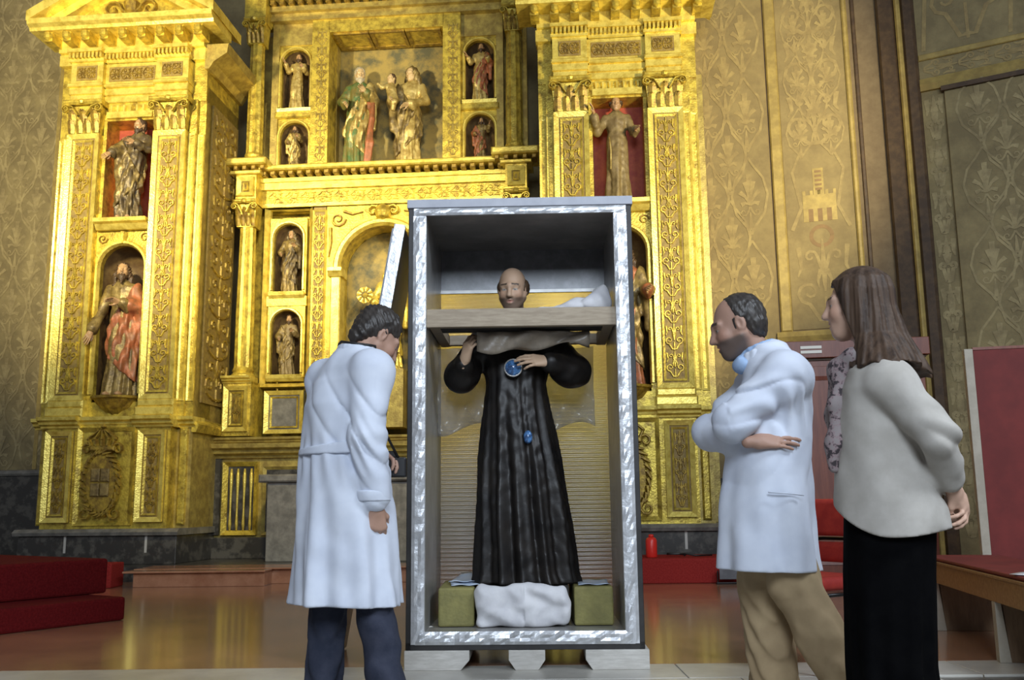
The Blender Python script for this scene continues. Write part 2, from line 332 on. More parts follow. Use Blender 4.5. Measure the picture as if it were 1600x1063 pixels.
# ---------------------------------------------------------------- volume modelling (smooth blends, one continuous skin)
class Vol:
    def __init__(s, lo, hi, h):
        s.lo = np.array(lo, np.float32); s.h = h; s.n = np.ceil((np.array(hi)-np.array(lo))/h).astype(int)+1
        s.d = np.full(s.n, 1.0, np.float32)
        s.ax = [s.lo[i]+np.arange(s.n[i], dtype=np.float32)*h for i in range(3)]
    def _loc(s, lo, hi):
        a = np.clip(np.floor((np.array(lo)-s.lo)/s.h).astype(int), 0, s.n-1); b = np.clip(np.ceil((np.array(hi)-s.lo)/s.h).astype(int)+1, 1, s.n)
        sl = tuple(slice(a[i], max(b[i], a[i]+1)) for i in range(3))
        return sl, s.ax[0][sl[0]][:, None, None], s.ax[1][sl[1]][None, :, None], s.ax[2][sl[2]][None, None, :]
    def _put(s, sl, e, k, op):
        d = s.d[sl]
        if op == 'u':
            q = np.maximum(k-np.abs(d-e), 0)/k; s.d[sl] = np.minimum(d, e)-q*q*k*0.25
        elif op == 's':
            e = -e; q = np.maximum(k-np.abs(d-e), 0)/k; s.d[sl] = np.maximum(d, e)+q*q*k*0.25
    def cone(s, a, b, ra, rb, k=0.02, op='u'):
        a = np.array(a, np.float32); b = np.array(b, np.float32); m = max(ra, rb)+k+3*s.h
        sl, X, Y, Z = s._loc(np.minimum(a, b)-m, np.maximum(a, b)+m)
        ba = b-a; L2 = float(ba @ ba)+1e-9
        t = np.clip(((X-a[0])*ba[0]+(Y-a[1])*ba[1]+(Z-a[2])*ba[2])/L2, 0, 1)
        e = np.sqrt((X-a[0]-ba[0]*t)**2+(Y-a[1]-ba[1]*t)**2+(Z-a[2]-ba[2]*t)**2)-(ra+(rb-ra)*t)
        s._put(sl, e, k, op)
    def chain(s, pts, rad, k=0.02, op='u'):
        for i in range(len(pts)-1): s.cone(pts[i], pts[i+1], rad[i], rad[i+1], k, op)
    def ell(s, c, r, k=0.02, R=None, op='u'):
        c = np.array(c, np.float32); r = np.array(r, np.float32); m = float(r.max())+k+3*s.h
        sl, X, Y, Z = s._loc(c-m, c+m)
        x, y, z = X-c[0], Y-c[1], Z-c[2]
        if R is not None:   # columns of R are the local axes
            x, y, z = (x*R[0][0]+y*R[1][0]+z*R[2][0], x*R[0][1]+y*R[1][1]+z*R[2][1], x*R[0][2]+y*R[1][2]+z*R[2][2])
        k0 = np.sqrt((x/r[0])**2+(y/r[1])**2+(z/r[2])**2); k1 = np.sqrt((x/r[0]**2)**2+(y/r[1]**2)**2+(z/r[2]**2)**2)+1e-6
        s._put(sl, k0*(k0-1)/k1, k, op)
    def loft(s, rows, ang=0.0, fold=None, k=0.02, op='u'):   # rows: z, cx, cy, a (sideways), b (front-back); ang turns the ellipse
        R = np.array(sorted(rows), np.float32); z = s.ax[2]
        m = float(max(R[:, 3].max(), R[:, 4].max()))+k+3*s.h+0.05
        lo = (R[:, 1].min()-m, R[:, 2].min()-m, R[0, 0]-k-3*s.h); hi = (R[:, 1].max()+m, R[:, 2].max()+m, R[-1, 0]+k+3*s.h)
        sl, X, Y, Z = s._loc(lo, hi); zz = np.clip(Z, R[0, 0], R[-1, 0])
        def ip(j):
            return np.interp(zz.ravel(), R[:, 0], R[:, j]).astype(np.float32)[None, None, :]
        cx, cy, a, b = ip(1), ip(2), ip(3), ip(4)
        dx, dy = X-cx, Y-cy; c_, s_ = cos(ang), sin(ang)
        p, q = dx*c_+dy*s_, -dx*s_+dy*c_
        k0 = np.sqrt((p/a)**2+(q/b)**2)+1e-6; k1 = np.sqrt((p/a**2)**2+(q/b**2)**2)+1e-6
        e = k0*(k0-1)/k1
        if fold is not None: e = e+fold(np.arctan2(q/b, p/a), Z)
        e = np.maximum(e, np.maximum(R[0, 0]-Z, Z-R[-1, 0]))
        s._put(sl, e, k, op)
    def grid(s): return s.ax[0][:, None, None], s.ax[1][None, :, None], s.ax[2][None, None, :]
    def disp(s, f): s.d += f(*s.grid())
    def clip(s, f): s.d = np.maximum(s.d, f(*s.grid()))
    def hollow(s, t, zmax):
        X, Y, Z = s.grid(); s.d = np.where(Z < zmax, np.maximum(s.d, -(s.d+t)), s.d)
    def arrays(s):
        d = s.d; d[0] = d[-1] = 1; d[:, 0] = d[:, -1] = 1; d[:, :, 0] = d[:, :, -1] = 1
        S = d < 0; n = s.n; c = np.zeros(n-1, np.int8)
        for a in (0, 1):
            for b in (0, 1):
                for g in (0, 1): c += S[a:n[0]-1+a, b:n[1]-1+b, g:n[2]-1+g]
        act = (c > 0) & (c < 8); ijk = np.argwhere(act); idx = np.full(n-1, -1, np.int32); idx[act] = np.arange(len(ijk))
        cor = [(a, b, g) for a in (0, 1) for b in (0, 1) for g in (0, 1)]
        val = {q: d[ijk[:, 0]+q[0], ijk[:, 1]+q[1], ijk[:, 2]+q[2]] for q in cor}
        pos = np.zeros((len(ijk), 3)); cnt = np.zeros(len(ijk))
        for q in cor:
            for axx in range(3):
                if q[axx] == 0:
                    w = list(q); w[axx] = 1; w = tuple(w); va, vb = val[q], val[w]; m = (va < 0) != (vb < 0)
                    t = np.where(m, va/(va-vb+1e-12), 0)
                    for j in range(3): pos[:, j] += np.where(m, q[j]+(t if j == axx else 0), 0)
                    cnt += m
        V = s.lo+s.h*(ijk+pos/cnt[:, None]); Q = []
        for axx in range(3):
            o1, o2 = [(1, 2), (2, 0), (0, 1)][axx]
            lo = [slice(1, n[i]-1) for i in range(3)]; lo[axx] = slice(0, n[axx]-1)
            hi = list(lo); hi[axx] = slice(1, n[axx])
            A, B = S[tuple(lo)], S[tuple(hi)]; e = np.argwhere(A != B)
            if len(e) == 0: continue
            e = e+np.array([l.start for l in lo]); flip = S[e[:, 0], e[:, 1], e[:, 2]]
            def cell(da, db):
                p = e.copy(); p[:, o1] -= da; p[:, o2] -= db; return idx[p[:, 0], p[:, 1], p[:, 2]]
            q = np.stack([cell(1, 1), cell(0, 1), cell(0, 0), cell(1, 0)], 1)
            q[~flip] = q[~flip][:, ::-1]; Q.append(q)
        return V, np.concatenate(Q)
    def mesh(s, name, off=(0, 0, 0), col=None, relax=1):
        V, Q = s.arrays()
        for _ in range(relax):
            acc = np.zeros_like(V); cn = np.zeros(len(V))
            for i in range(4):
                np.add.at(acc, Q[:, i], V[Q[:, (i+1) % 4]]); np.add.at(cn, Q[:, i], 1)
                np.add.at(acc, Q[:, (i+1) % 4], V[Q[:, i]]); np.add.at(cn, Q[:, (i+1) % 4], 1)
            V = V*0.5+0.5*acc/np.maximum(cn, 1)[:, None]
        me = bpy.data.meshes.new(name); me.vertices.add(len(V)); me.vertices.foreach_set('co', (V-np.array(off)).astype(np.float32).ravel())
        me.loops.add(Q.size); me.loops.foreach_set('vertex_index', Q.astype(np.int32).ravel())
        me.polygons.add(len(Q)); me.polygons.foreach_set('loop_start', np.arange(0, Q.size, 4, dtype=np.int32))
        me.polygons.foreach_set('use_smooth', np.ones(len(Q), bool))
        me.update(calc_edges=True); me.validate()
        if col is not None:
            ca = me.color_attributes.new('Col', 'FLOAT_COLOR', 'POINT'); c = col(V); ca.data.foreach_set('color', np.concatenate([c, np.ones((len(V), 1))], 1).astype(np.float32).ravel())
        return me

def basis(fwd, up=(0, 0, 1)):     # columns: right, forward, up
    f = np.array(fwd, float); f /= np.linalg.norm(f); r = np.cross(f, up); r /= np.linalg.norm(r); u = np.cross(r, f)
    return np.stack([r, f, u], 1)
def rotx(R, a):                   # pitch the local frame about its own right axis (positive looks up)
    c, s = cos(a), sin(a); return R @ np.array([[1, 0, 0], [0, c, -s], [0, s, c]])
def rotz_(R, a):
    c, s = cos(a), sin(a); return R @ np.array([[c, -s, 0], [s, c, 0], [0, 0, 1]])
def roty(R, a):
    c, s = cos(a), sin(a); return R @ np.array([[c, 0, s], [0, 1, 0], [-s, 0, c]])

def head_sdf(v, c, R, s=1.0, nose=1.0, jaw=1.0, ears=True):
    c = np.array(c, float); T = lambda x, y, z: c+R @ np.array([x, y, z])*s
    E = lambda p, r, k=0.02, op='u': v.ell(T(*p), np.array(r)*s, k*s, R, op)
    Cn = lambda a, b, ra, rb, k=0.015, op='u': v.cone(T(*a), T(*b), ra*s, rb*s, k*s, op)
    E((0, -0.018, 0.032), (0.074, 0.095, 0.088)); E((0, 0.028, -0.035), (0.060, 0.066, 0.082), 0.03)
    E((0, 0.064, -0.098), (0.026*jaw, 0.026, 0.020), 0.03)
    for g in (-1, 1):
        Cn((g*0.056, 0.0, -0.05), (g*0.016, 0.060, -0.100), 0.022*jaw, 0.018*jaw, 0.03)
        E((g*0.036, 0.062, -0.030), (0.024, 0.024, 0.024), 0.025)
        Cn((g*0.006, 0.084, 0.022), (g*0.046, 0.070, 0.022), 0.011, 0.009, 0.02)
        E((g*0.031, 0.094, 0.001), (0.017, 0.016, 0.011), 0.012, 's')
        E((g*0.031, 0.073, 0.0), (0.0125, 0.0125, 0.0125), 0.004)
        Cn((g*0.018, 0.085, 0.008), (g*0.045, 0.077, 0.006), 0.0045, 0.004, 0.004)
        E((g*0.0125, 0.096, -0.037), (0.0085, 0.010, 0.008), 0.008)
        if ears:
            E((g*0.076, -0.010, -0.004), (0.010, 0.021, 0.033), 0.008); E((g*0.086, -0.004, -0.004), (0.008, 0.011, 0.020), 0.006, 's')
    Cn((0, 0.086, 0.014), (0, 0.086+0.026*nose, -0.032), 0.0085, 0.0125, 0.014)
    E((0, 0.076, -0.066), (0.026, 0.018, 0.020), 0.02)
    Cn((-0.019, 0.086, -0.060), (0, 0.094, -0.059), 0.005, 0.0065, 0.006); Cn((0.019, 0.086, -0.060), (0, 0.094, -0.059), 0.005, 0.0065, 0.006)
    Cn((-0.017, 0.086, -0.072), (0, 0.092, -0.073), 0.005, 0.0075, 0.006); Cn((0.017, 0.086, -0.072), (0, 0.092, -0.073), 0.005, 0.0075, 0.006)
    Cn((-0.022, 0.096, -0.066), (0.022, 0.096, -0.066), 0.0035, 0.0035, 0.004, 's')
    return T

def hand_sdf(v, wrist, R, s=1.0, side=1, curl=(0.3, 0.35, 0.4, 0.45), thumb=0.5, spread=0.06, k=0.008):
    """R columns: x across the palm (thumb side is side*x), y along the fingers, z out of the back of the hand"""
    w = np.array(wrist, float); T = lambda p: w+R @ (np.array(p)*s)
    v.cone(T((0, -0.03, 0)), T((0, 0.02, 0)), 0.024*s, 0.024*s, 0.02*s)
    base = []
    for i, x in enumerate((0.030, 0.010, -0.010, -0.029)):
        m = np.array((side*x, (0.088, 0.092, 0.086, 0.076)[i], 0.0)); base.append(m)
        v.cone(T((side*x*0.55, 0.012, -0.002)), T(m), 0.0155*s, 0.0115*s, 0.018*s)
    L = ((0.042, 0.026, 0.021), (0.046, 0.029, 0.022), (0.043, 0.027, 0.021), (0.033, 0.020, 0.018))
    for i in range(4):
        p = base[i]; a = 0.0; sp = side*spread*(1.5-i); rr = (0.0098, 0.0098, 0.0093, 0.0082)[i]
        for j in range(3):
            a += curl[i]*(0.9, 1.15, 0.7)[j]
            q = p+L[i][j]*np.array((sin(sp)*cos(a), cos(a)*cos(sp), -sin(a)))
            v.cone(T(p), T(q), rr*s*(1-0.07*j), rr*s*(0.93-0.08*j), k*s*0.5); p = q
    p0 = np.array((side*0.016, 0.018, -0.008)); p1 = p0+np.array((side*0.030, 0.030, -0.012)); 
    p2 = p1+0.032*np.array((side*0.45*(1-thumb), 0.85, -0.15-0.6*thumb)); p3 = p2+0.025*np.array((-side*0.25*thumb, 0.92, -0.2-0.5*thumb))
    v.cone(T(p0), T(p1), 0.016*s, 0.0125*s, 0.015*s); v.cone(T(p1), T(p2), 0.0118*s, 0.0105*s, 0.006*s); v.cone(T(p2), T(p3), 0.0103*s, 0.0082*s, 0.004*s)

# ---------------------------------------------------------------- setting
def struct(o): o['kind'] = 'structure'; return o
floor = struct(MB().box(-9, 9, 5.35, 14.5, -0.2, 0.0).build('floor', FLOORM))
fr = struct(MB().box(-9, 9, 1.0, 5.35, -0.2, -0.012).build('floor_front', DARKST))
xs = [-6.4, -4.55, -2.75, -0.95, 0.85, 2.30, 4.4]
for i in range(len(xs)-1):   # pale marble border slabs, joints left open a few millimetres
    MB().box(xs[i]+0.003, xs[i+1]-0.003, 4.93, 5.347, -0.08, 0.0).build('slab', WHITEM, fr, bevel=0.003)
for i, (a, b) in enumerate(((-2.35, -0.6), (-0.594, 1.1), (1.106, 2.05))):
    MB().box(a, b, 3.2, 4.925, -0.08, -0.001).build('slab', WHITEM if i != 0 else DARKST, fr, bevel=0.003)

def flatwall(name, o, U, length, height, m, t0=0.0, thick=0.3):
    """wall whose local x runs along U and whose local -y faces the viewer"""
    ob = MB().box(t0, length, 0, thick, 0, height).build(name, m, loc=(o[0], o[1], 0), rot=(0, 0, atan2(U[1], U[0])))
    return struct(ob)
# wall behind the retable, seen at the far left
wl = flatwall('wall_back', RW(-9.5, 2.25, 0), RU, 14.6, 10.5, PLASTERG)
mb = MB()
damask(mb, 2.2, 5.6, 1.5, 10.2, -0.003, 0.55, 1.1)
mb.build('stencilled_damask', PAINTD, wl)
MB().box(0.0, 6.6, -0.05, 0.0, 0.0, 1.35).build('stone_dado', MARBD, wl, bevel=0.01)
MB().extr([(0.0, 1.35), (-0.07, 1.35), (-0.09, 1.38), (-0.05, 1.43), (0.0, 1.44)], 0, 6.6).build('dado_rail', MARBG, wl)
mb = MB()
for x in (3.62, 4.62): mb.box(x-0.03, x+0.03, -0.012, 0, 1.45, 10.2)
mb.build('painted_border', OCHRE, wl)

# right-hand painted wall, turned towards the nave
PA = atY(1090, 500, 12.6); PA[2] = 0; UA = np.array([cos(radians(-18)), sin(radians(-18)), 0])
LA = onplane(1392, 300, PA, UA)[0]
wa = flatwall('wall_right', PA, UA, LA, 10.5, PLASTERB, t0=-0.6)
def wA(x, y): return onplane(x, y, PA, UA)
tA = {k: wA(k, 300)[0] for k in (1095, 1208, 1226, 1334, 1352, 1365)}
zb = wA(1260, 530)[1]
MB().cbox(tA[1095]-0.5, tA[1208]-0.02, -0.02, 0, 0.0, 10.4, 0.01).build('painted_panel', PLASTER, wa)
MB().cbox(tA[1226], tA[1334], -0.012, 0, zb+0.12, 10.4, 0.006).build('painted_panel', PLASTER, wa)
mb = MB(); damask(mb, tA[1095]-0.12, tA[1208]-0.05, 2.3, 10.2, -0.023, 0.5, 1.15, 0.035); mb.build('stencilled_damask', PAINTL, wa)
mb = MB(); cx = (tA[1226]+tA[1334])/2; hw = (tA[1334]-tA[1226])/2-0.05
zc0 = wA(1290, 345)[1]; zc1 = wA(1290, 265)[1]
strip(mb, cx-hw, cx+hw, zb+0.2, zc0-0.22, -0.015, 0.8, wid=0.05, flat=True)
strip(mb, cx-hw, cx+hw, zc1+0.35, 10.2, -0.015, 0.75, wid=0.055, flat=True); damask(mb, cx-hw, cx+hw, zc1+0.35, 10.2, -0.0155, 0.5, 0.75, 0.025)
for s_ in (-1, 1): mb.ribbon([(cx+s_*hw*0.95, zc0-0.1), (cx+s_*hw*0.6, zc0+0.2), (cx+s_*hw*0.85, zc1), (cx+s_*hw*0.5, zc1+0.3)], 0.05, 0.03, -0.015, flat=True)
mb.build('stencilled_candelabra', PAINTL, wa)
mb = MB(); w_ = hw*0.55     # painted castle
mb.box(cx-w_, cx+w_, -0.017, -0.013, zc0, zc0+0.36); mb.box(cx-w_*0.32, cx+w_*0.32, -0.017, -0.013, zc0+0.36, zc0+0.72)
for k in range(5): mb.box(cx-w_+k*w_*0.46, cx-w_+k*w_*0.46+w_*0.18, -0.017, -0.013, zc0+0.36, zc0+0.42)
mb.build('painted_castle', OCHRE, wa)
mb = MB()
for k in (-0.55, 0, 0.55): mb.box(cx+k*w_-0.03, cx+k*w_+0.03, -0.019, -0.0171, zc0, zc0+0.17)
for k in range(5): mb.box(cx-w_*0.2, cx+w_*0.2, -0.019, -0.0171, zc0+0.42+k*0.06, zc0+0.45+k*0.06)
mb.build('castle_openings', PAINTR, wa)
mb = MB().ribbon([(cx+0.13*cos(2*pi*k/18), zc0-0.2+0.13*sin(2*pi*k/18)) for k in range(19)], 0.05, 0.05, -0.015, flat=True); mb.build('painted_roundel', PAINTR, wa)
for a, b in ((1208, 1226), (1334, 1345)):
    MB().cbox(tA[1208] if a == 1208 else tA[1334], tA[1226] if a == 1208 else tA[1334]+0.07, -0.05, 0, zb+0.1, 10.4, 0.02).build('gilded_moulding', OCHRE, wa)
MB().extr([(0, zb-0.14), (-0.05, zb-0.14), (-0.07, zb-0.08), (-0.05, zb-0.03), (-0.08, zb+0.03), (-0.05, zb+0.1), (0, zb+0.1)], tA[1208]-0.05, tA[1334]+0.1).build('panel_base_moulding', OCHRE, wa)
MB().cbox(tA[1352]-0.02, tA[1352]+0.03, -0.03, 0, 0, 10.4, 0.01).build('thin_edge_moulding', BROWNM, wa)
MB().box(tA[1095]-0.5, LA, -0.03, 0, 0.0, 1.15).build('stone_dado', MARBD, wa, bevel=0.01)

# pier corner and arch wall at the far right
PB = PA+UA*LA; 
UB = np.array([cos(radians(-30)), sin(radians(-30)), 0])
wb = flatwall('wall_arch', PB, UB, 5.2, 10.5, PLASTERG)
def wB(x, y): return onplane(x, y, PB, UB)
t1 = wB(1422, 300)[0]; t2 = wB(1446, 300)[0]; t3 = wB(1458, 300)[0]
MB().cbox(0.0, t1, -0.10, 0, 0, 10.4, 0.03).build('dark_pier_moulding', BROWNM, wb)
MB().cbox(t1+0.0, t1+0.07, -0.14, 0, 0, 10.4, 0.025).build('gilded_fillet', OCHRE, wb)
MB().cbox(t1+0.07, t2+0.05, -0.09, 0, 0, 10.4, 0.03).build('dark_pier_moulding', BROWNM, wb)
zl = wB(1490, 135)[1]
tl = wB(1490, 300)[0]
MB().extr([(0, zl), (-0.05, zl), (-0.09, zl+0.07), (-0.05, zl+0.16), (0, zl+0.18)], t2+0.05, 5.0).build('lintel_moulding', OCHRE, wb)
MB().cbox(t2+0.05, 5.0, -0.03, 0, zl+0.42, zl+0.5, 0.01).build('frieze_moulding', OCHRE, wb)
mb = MB(); strip(mb, t2+0.1, 5.0, zl+0.18, zl+0.42, -0.004, 0.4, wid=0.03, flat=True, horiz=True); mb.build('stencilled_frieze', PAINTL, wb)
mb = MB()
for k in range(3):
    strip(mb, t2+0.2+k*1.0, t2+1.1+k*1.0, zl+0.6, zl+2.2, -0.004, 1.6, wid=0.055, flat=True, seed=3)
    mb.ribbon([(t2+0.12+k*1.0, zl+0.55), (t2+0.2+k*1.0, zl+1.4), (t2+0.65+k, zl+2.3)], 0.05, 0.05, -0.004, flat=True)
mb.build('stencilled_spandrel', PAINTL, wb)
mb = MB(); strip(mb, t2+0.08, tl-0.03, 0.4, zl-0.05, -0.004, 0.6, wid=0.05, flat=True); mb.build('stencilled_border', PAINTD, wb)
MB().box(tl, 4.6, -0.06, 0.0, 0, zl-0.06).build('hanging_panel', PLASTERG, wb, bevel=0.01)
mb = MB(); damask(mb, tl+0.1, tl+1.7, 0.4, zl-0.2, -0.064, 0.5, 1.0); mb.build('stencilled_damask', PAINTD, wb)
MB().box(tl-0.03, 4.7, -0.10, 0.0, zl-0.06, zl).build('panel_rail', BROWNM, wb)

# ---------------------------------------------------------------- retable: towers
Z0 = 0.30
def corinthian(parent, cx, w, y, z0, z1, m=None, leafm=None, dep=0.14):
    """flat Corinthian capital: bell, leaves, volutes, abacus"""
    h = z1-z0; m = m or GOLD
    mb = MB(); a = w/2
    mb.hexa([(cx-a*0.92, y, z0), (cx+a*0.92, y, z0), (cx+a*0.92, y+dep, z0), (cx-a*0.92, y+dep, z0),
             (cx-a*1.08, y-0.05, z1-h*0.18), (cx+a*1.08, y-0.05, z1-h*0.18), (cx+a*1.08, y+dep, z1-h*0.18), (cx-a*1.08, y+dep, z1-h*0.18)])
    c = mb.build('capital', m, parent)
    MB().cbox(cx-a*1.22, cx+a*1.22, y-0.12, y+dep, z1-h*0.16, z1, 0.025).build('abacus', m, c)
    lf = MB()
    def leaf(x, zb, hh, ww, out):
        rows = [(0, 0.8, 0.0), (0.35, 1.0, 0.25), (0.7, 0.95, 0.55), (0.92, 0.7, 0.9), (0.98, 0.35, 1.15), (0.86, 0.15, 1.2)]
        vs = []
        for t, q, o in rows:
            for sx in (-1, 0, 1): vs.append((x+sx*ww/2*q, y-0.012-o*out-(0.014 if sx == 0 else 0), zb+t*hh))
        lf.add(vs, [(i*3+j, i*3+j+1, i*3+j+4, i*3+j+3) for i in range(5) for j in (0, 1)])
    for k in range(4): leaf(cx-a*0.75+k*a*0.5, z0+0.01, h*0.40, a*0.46, 0.05)
    for k in range(3): leaf(cx-a*0.7+k*a*0.7, z0+h*0.28, h*0.42, a*0.5, 0.08)
    lf.build('acanthus_leaves', leafm or m, c)
    vo = MB()
    for s_ in (-1, 1):
        sp = spiral(cx+s_*a*1.0, z1-h*0.28, h*0.12, pi/2 if s_ < 0 else pi/2, 1.5, -s_, 14)
        vo.ribbon([(cx+s_*a*0.25, z1-h*0.5), (cx+s_*a*0.6, z1-h*0.22)]+sp, 0.03, 0.015, y-0.07, 0.04)
    vo.lathe([(0.0, -0.04), (0.04, -0.03), (0.05, 0.0), (0.03, 0.03)], (cx, y-0.1, z1-h*0.08), 8)
    vo.build('volutes', m, c)
    return c

def pilaster(parent, cx, w, y, yb, z0, z1, horizgrey=None):
    """panelled shaft with carved candelabra in the sunk field"""
    p = MB().box(cx-w/2, cx+w/2, y+0.02, yb, z0, z1).build('pilaster', GOLD, parent)
    MB().box(cx-w/2+0.05, cx+w/2-0.05, y+0.012, y+0.022, z0+0.06, z1-0.06).build('field', GROUND, p)
    MB().frame(cx-w/2, cx+w/2, z0, z1, 0.065, y-0.02, y+0.02).build('border', GOLDB, p)
    MB().frame(cx-w/2+0.085, cx+w/2-0.085, z0+0.085, z1-0.085, 0.028, y-0.004, y+0.02).build('inner_border', GOLD, p)
    mb = MB(); strip(mb, cx-w/2+0.11, cx+w/2-0.11, z0+0.13, z1-0.12, y+0.012, 0.34, 0.022, 0.028); mb.build('carved_candelabra', GOLD, p)
    return p

def inset(parent, x0, x1, y, z0, z1, name='panel', orn=True, gm=None):
    p = MB().box(x0, x1, y+0.01, y+0.06, z0, z1).build(name, gm or GROUND, parent)
    MB().frame(x0, x1, z0, z1, 0.06, y-0.035, y+0.02).build('border', GOLDB, p)
    MB().frame(x0+0.08, x1-0.08, z0+0.08, z1-0.08, 0.025, y-0.012, y+0.02).build('inner_border', GOLD, p)
    if orn:
        mb = MB(); strip(mb, x0+0.11, x1-0.11, z0+0.12, z1-0.12, y+0.01, 0.32, 0.018, 0.026); mb.build('carving', GOLDD, p)
    return p

CORN = [(0, 0), (-0.04, 0), (-0.05, 0.03), (-0.12, 0.06), (-0.13, 0.10), (-0.2, 0.13), (-0.21, 0.19), (0, 0.19)]
def cornice(mb, x0, x1, y, z, sc=1.0, m0=1, m1=1, szz=1.0):
    mb.extr([(y+0.25, z)]+[(y+p*sc, z+q*sc*szz) for p, q in CORN[1:-1]]+[(y+0.25, z+CORN[-1][1]*sc*szz)], x0, x1)
    return mb

def cartouche(parent, cx, y, z0, z1, m):
    h = z1-z0; zc = z0+h*0.42; rx, rz = 0.24, h*0.33
    t = MB().prism([(cx+rx*0.8*cos(a), zc+rz*0.92*sin(a)) for a in [2*pi*k/20 for k in range(20)]], y-0.07, y+0.05).build('coat_of_arms', m, parent, label='carved coat of arms with crown')
    mb = MB()
    for k in range(26):
        a = 2*pi*k/26; x, z = cx+rx*cos(a), zc+rz*sin(a); d = a+pi/2+0.5
        mb.ribbon([(x-0.05*cos(d), z-0.05*sin(d)), (x, z), (x+0.07*cos(d), z+0.07*sin(d))], 0.02, 0.07, y-0.05, 0.05)
    mb.build('wreath', m, t)
    mb = MB()
    for i in (0, 1):
        for j in (0, 1):
            mb.cbox(cx-rx*0.5+i*rx*0.52, cx-rx*0.5+i*rx*0.52+rx*0.47, y-0.1, y-0.06, zc-rz*0.42+j*rz*0.46, zc-rz*0.42+j*rz*0.46+rz*0.41, 0.012)
    mb.build('shield_quarters', ROBEG, t)
    mb = MB(); zt = zc+rz*1.0
    mb.cbox(cx-0.16, cx+0.16, y-0.1, y, zt, zt+h*0.06, 0.015)
    for k in range(5):
        xx = cx-0.14+0.07*k; mb.ribbon([(xx, zt+h*0.05), (xx+(k-2)*0.02, zt+h*0.13), (cx+(k-2)*0.02, zt+h*0.22)], 0.05, 0.03, y-0.06, 0.05)
        mb.lathe([(0.0, -0.02), (0.025, 0), (0.0, 0.025)], (xx+(k-2)*0.02, y-0.1, zt+h*0.12), 6)
    mb.lathe([(0.0, -0.03), (0.04, 0), (0.0, 0.05)], (cx, y-0.07, zt+h*0.25), 8)
    mb.build('crown', m, t)
    for s_ in (-1, 1):
        MB().ribbon([(cx+s_*0.1, zt+h*0.02)]+spiral(cx+s_*0.2, zt+h*0.02, 0.08, pi if s_ > 0 else 0, 1.2, -s_, 10), 0.05, 0.02, y-0.05, 0.04).build('scroll', m, t)
        MB().ribbon(spiral(cx+s_*0.2, zc-rz*0.95, 0.1, pi/2, 1.2, s_, 10), 0.05, 0.02, y-0.05, 0.04).build('scroll', m, t)

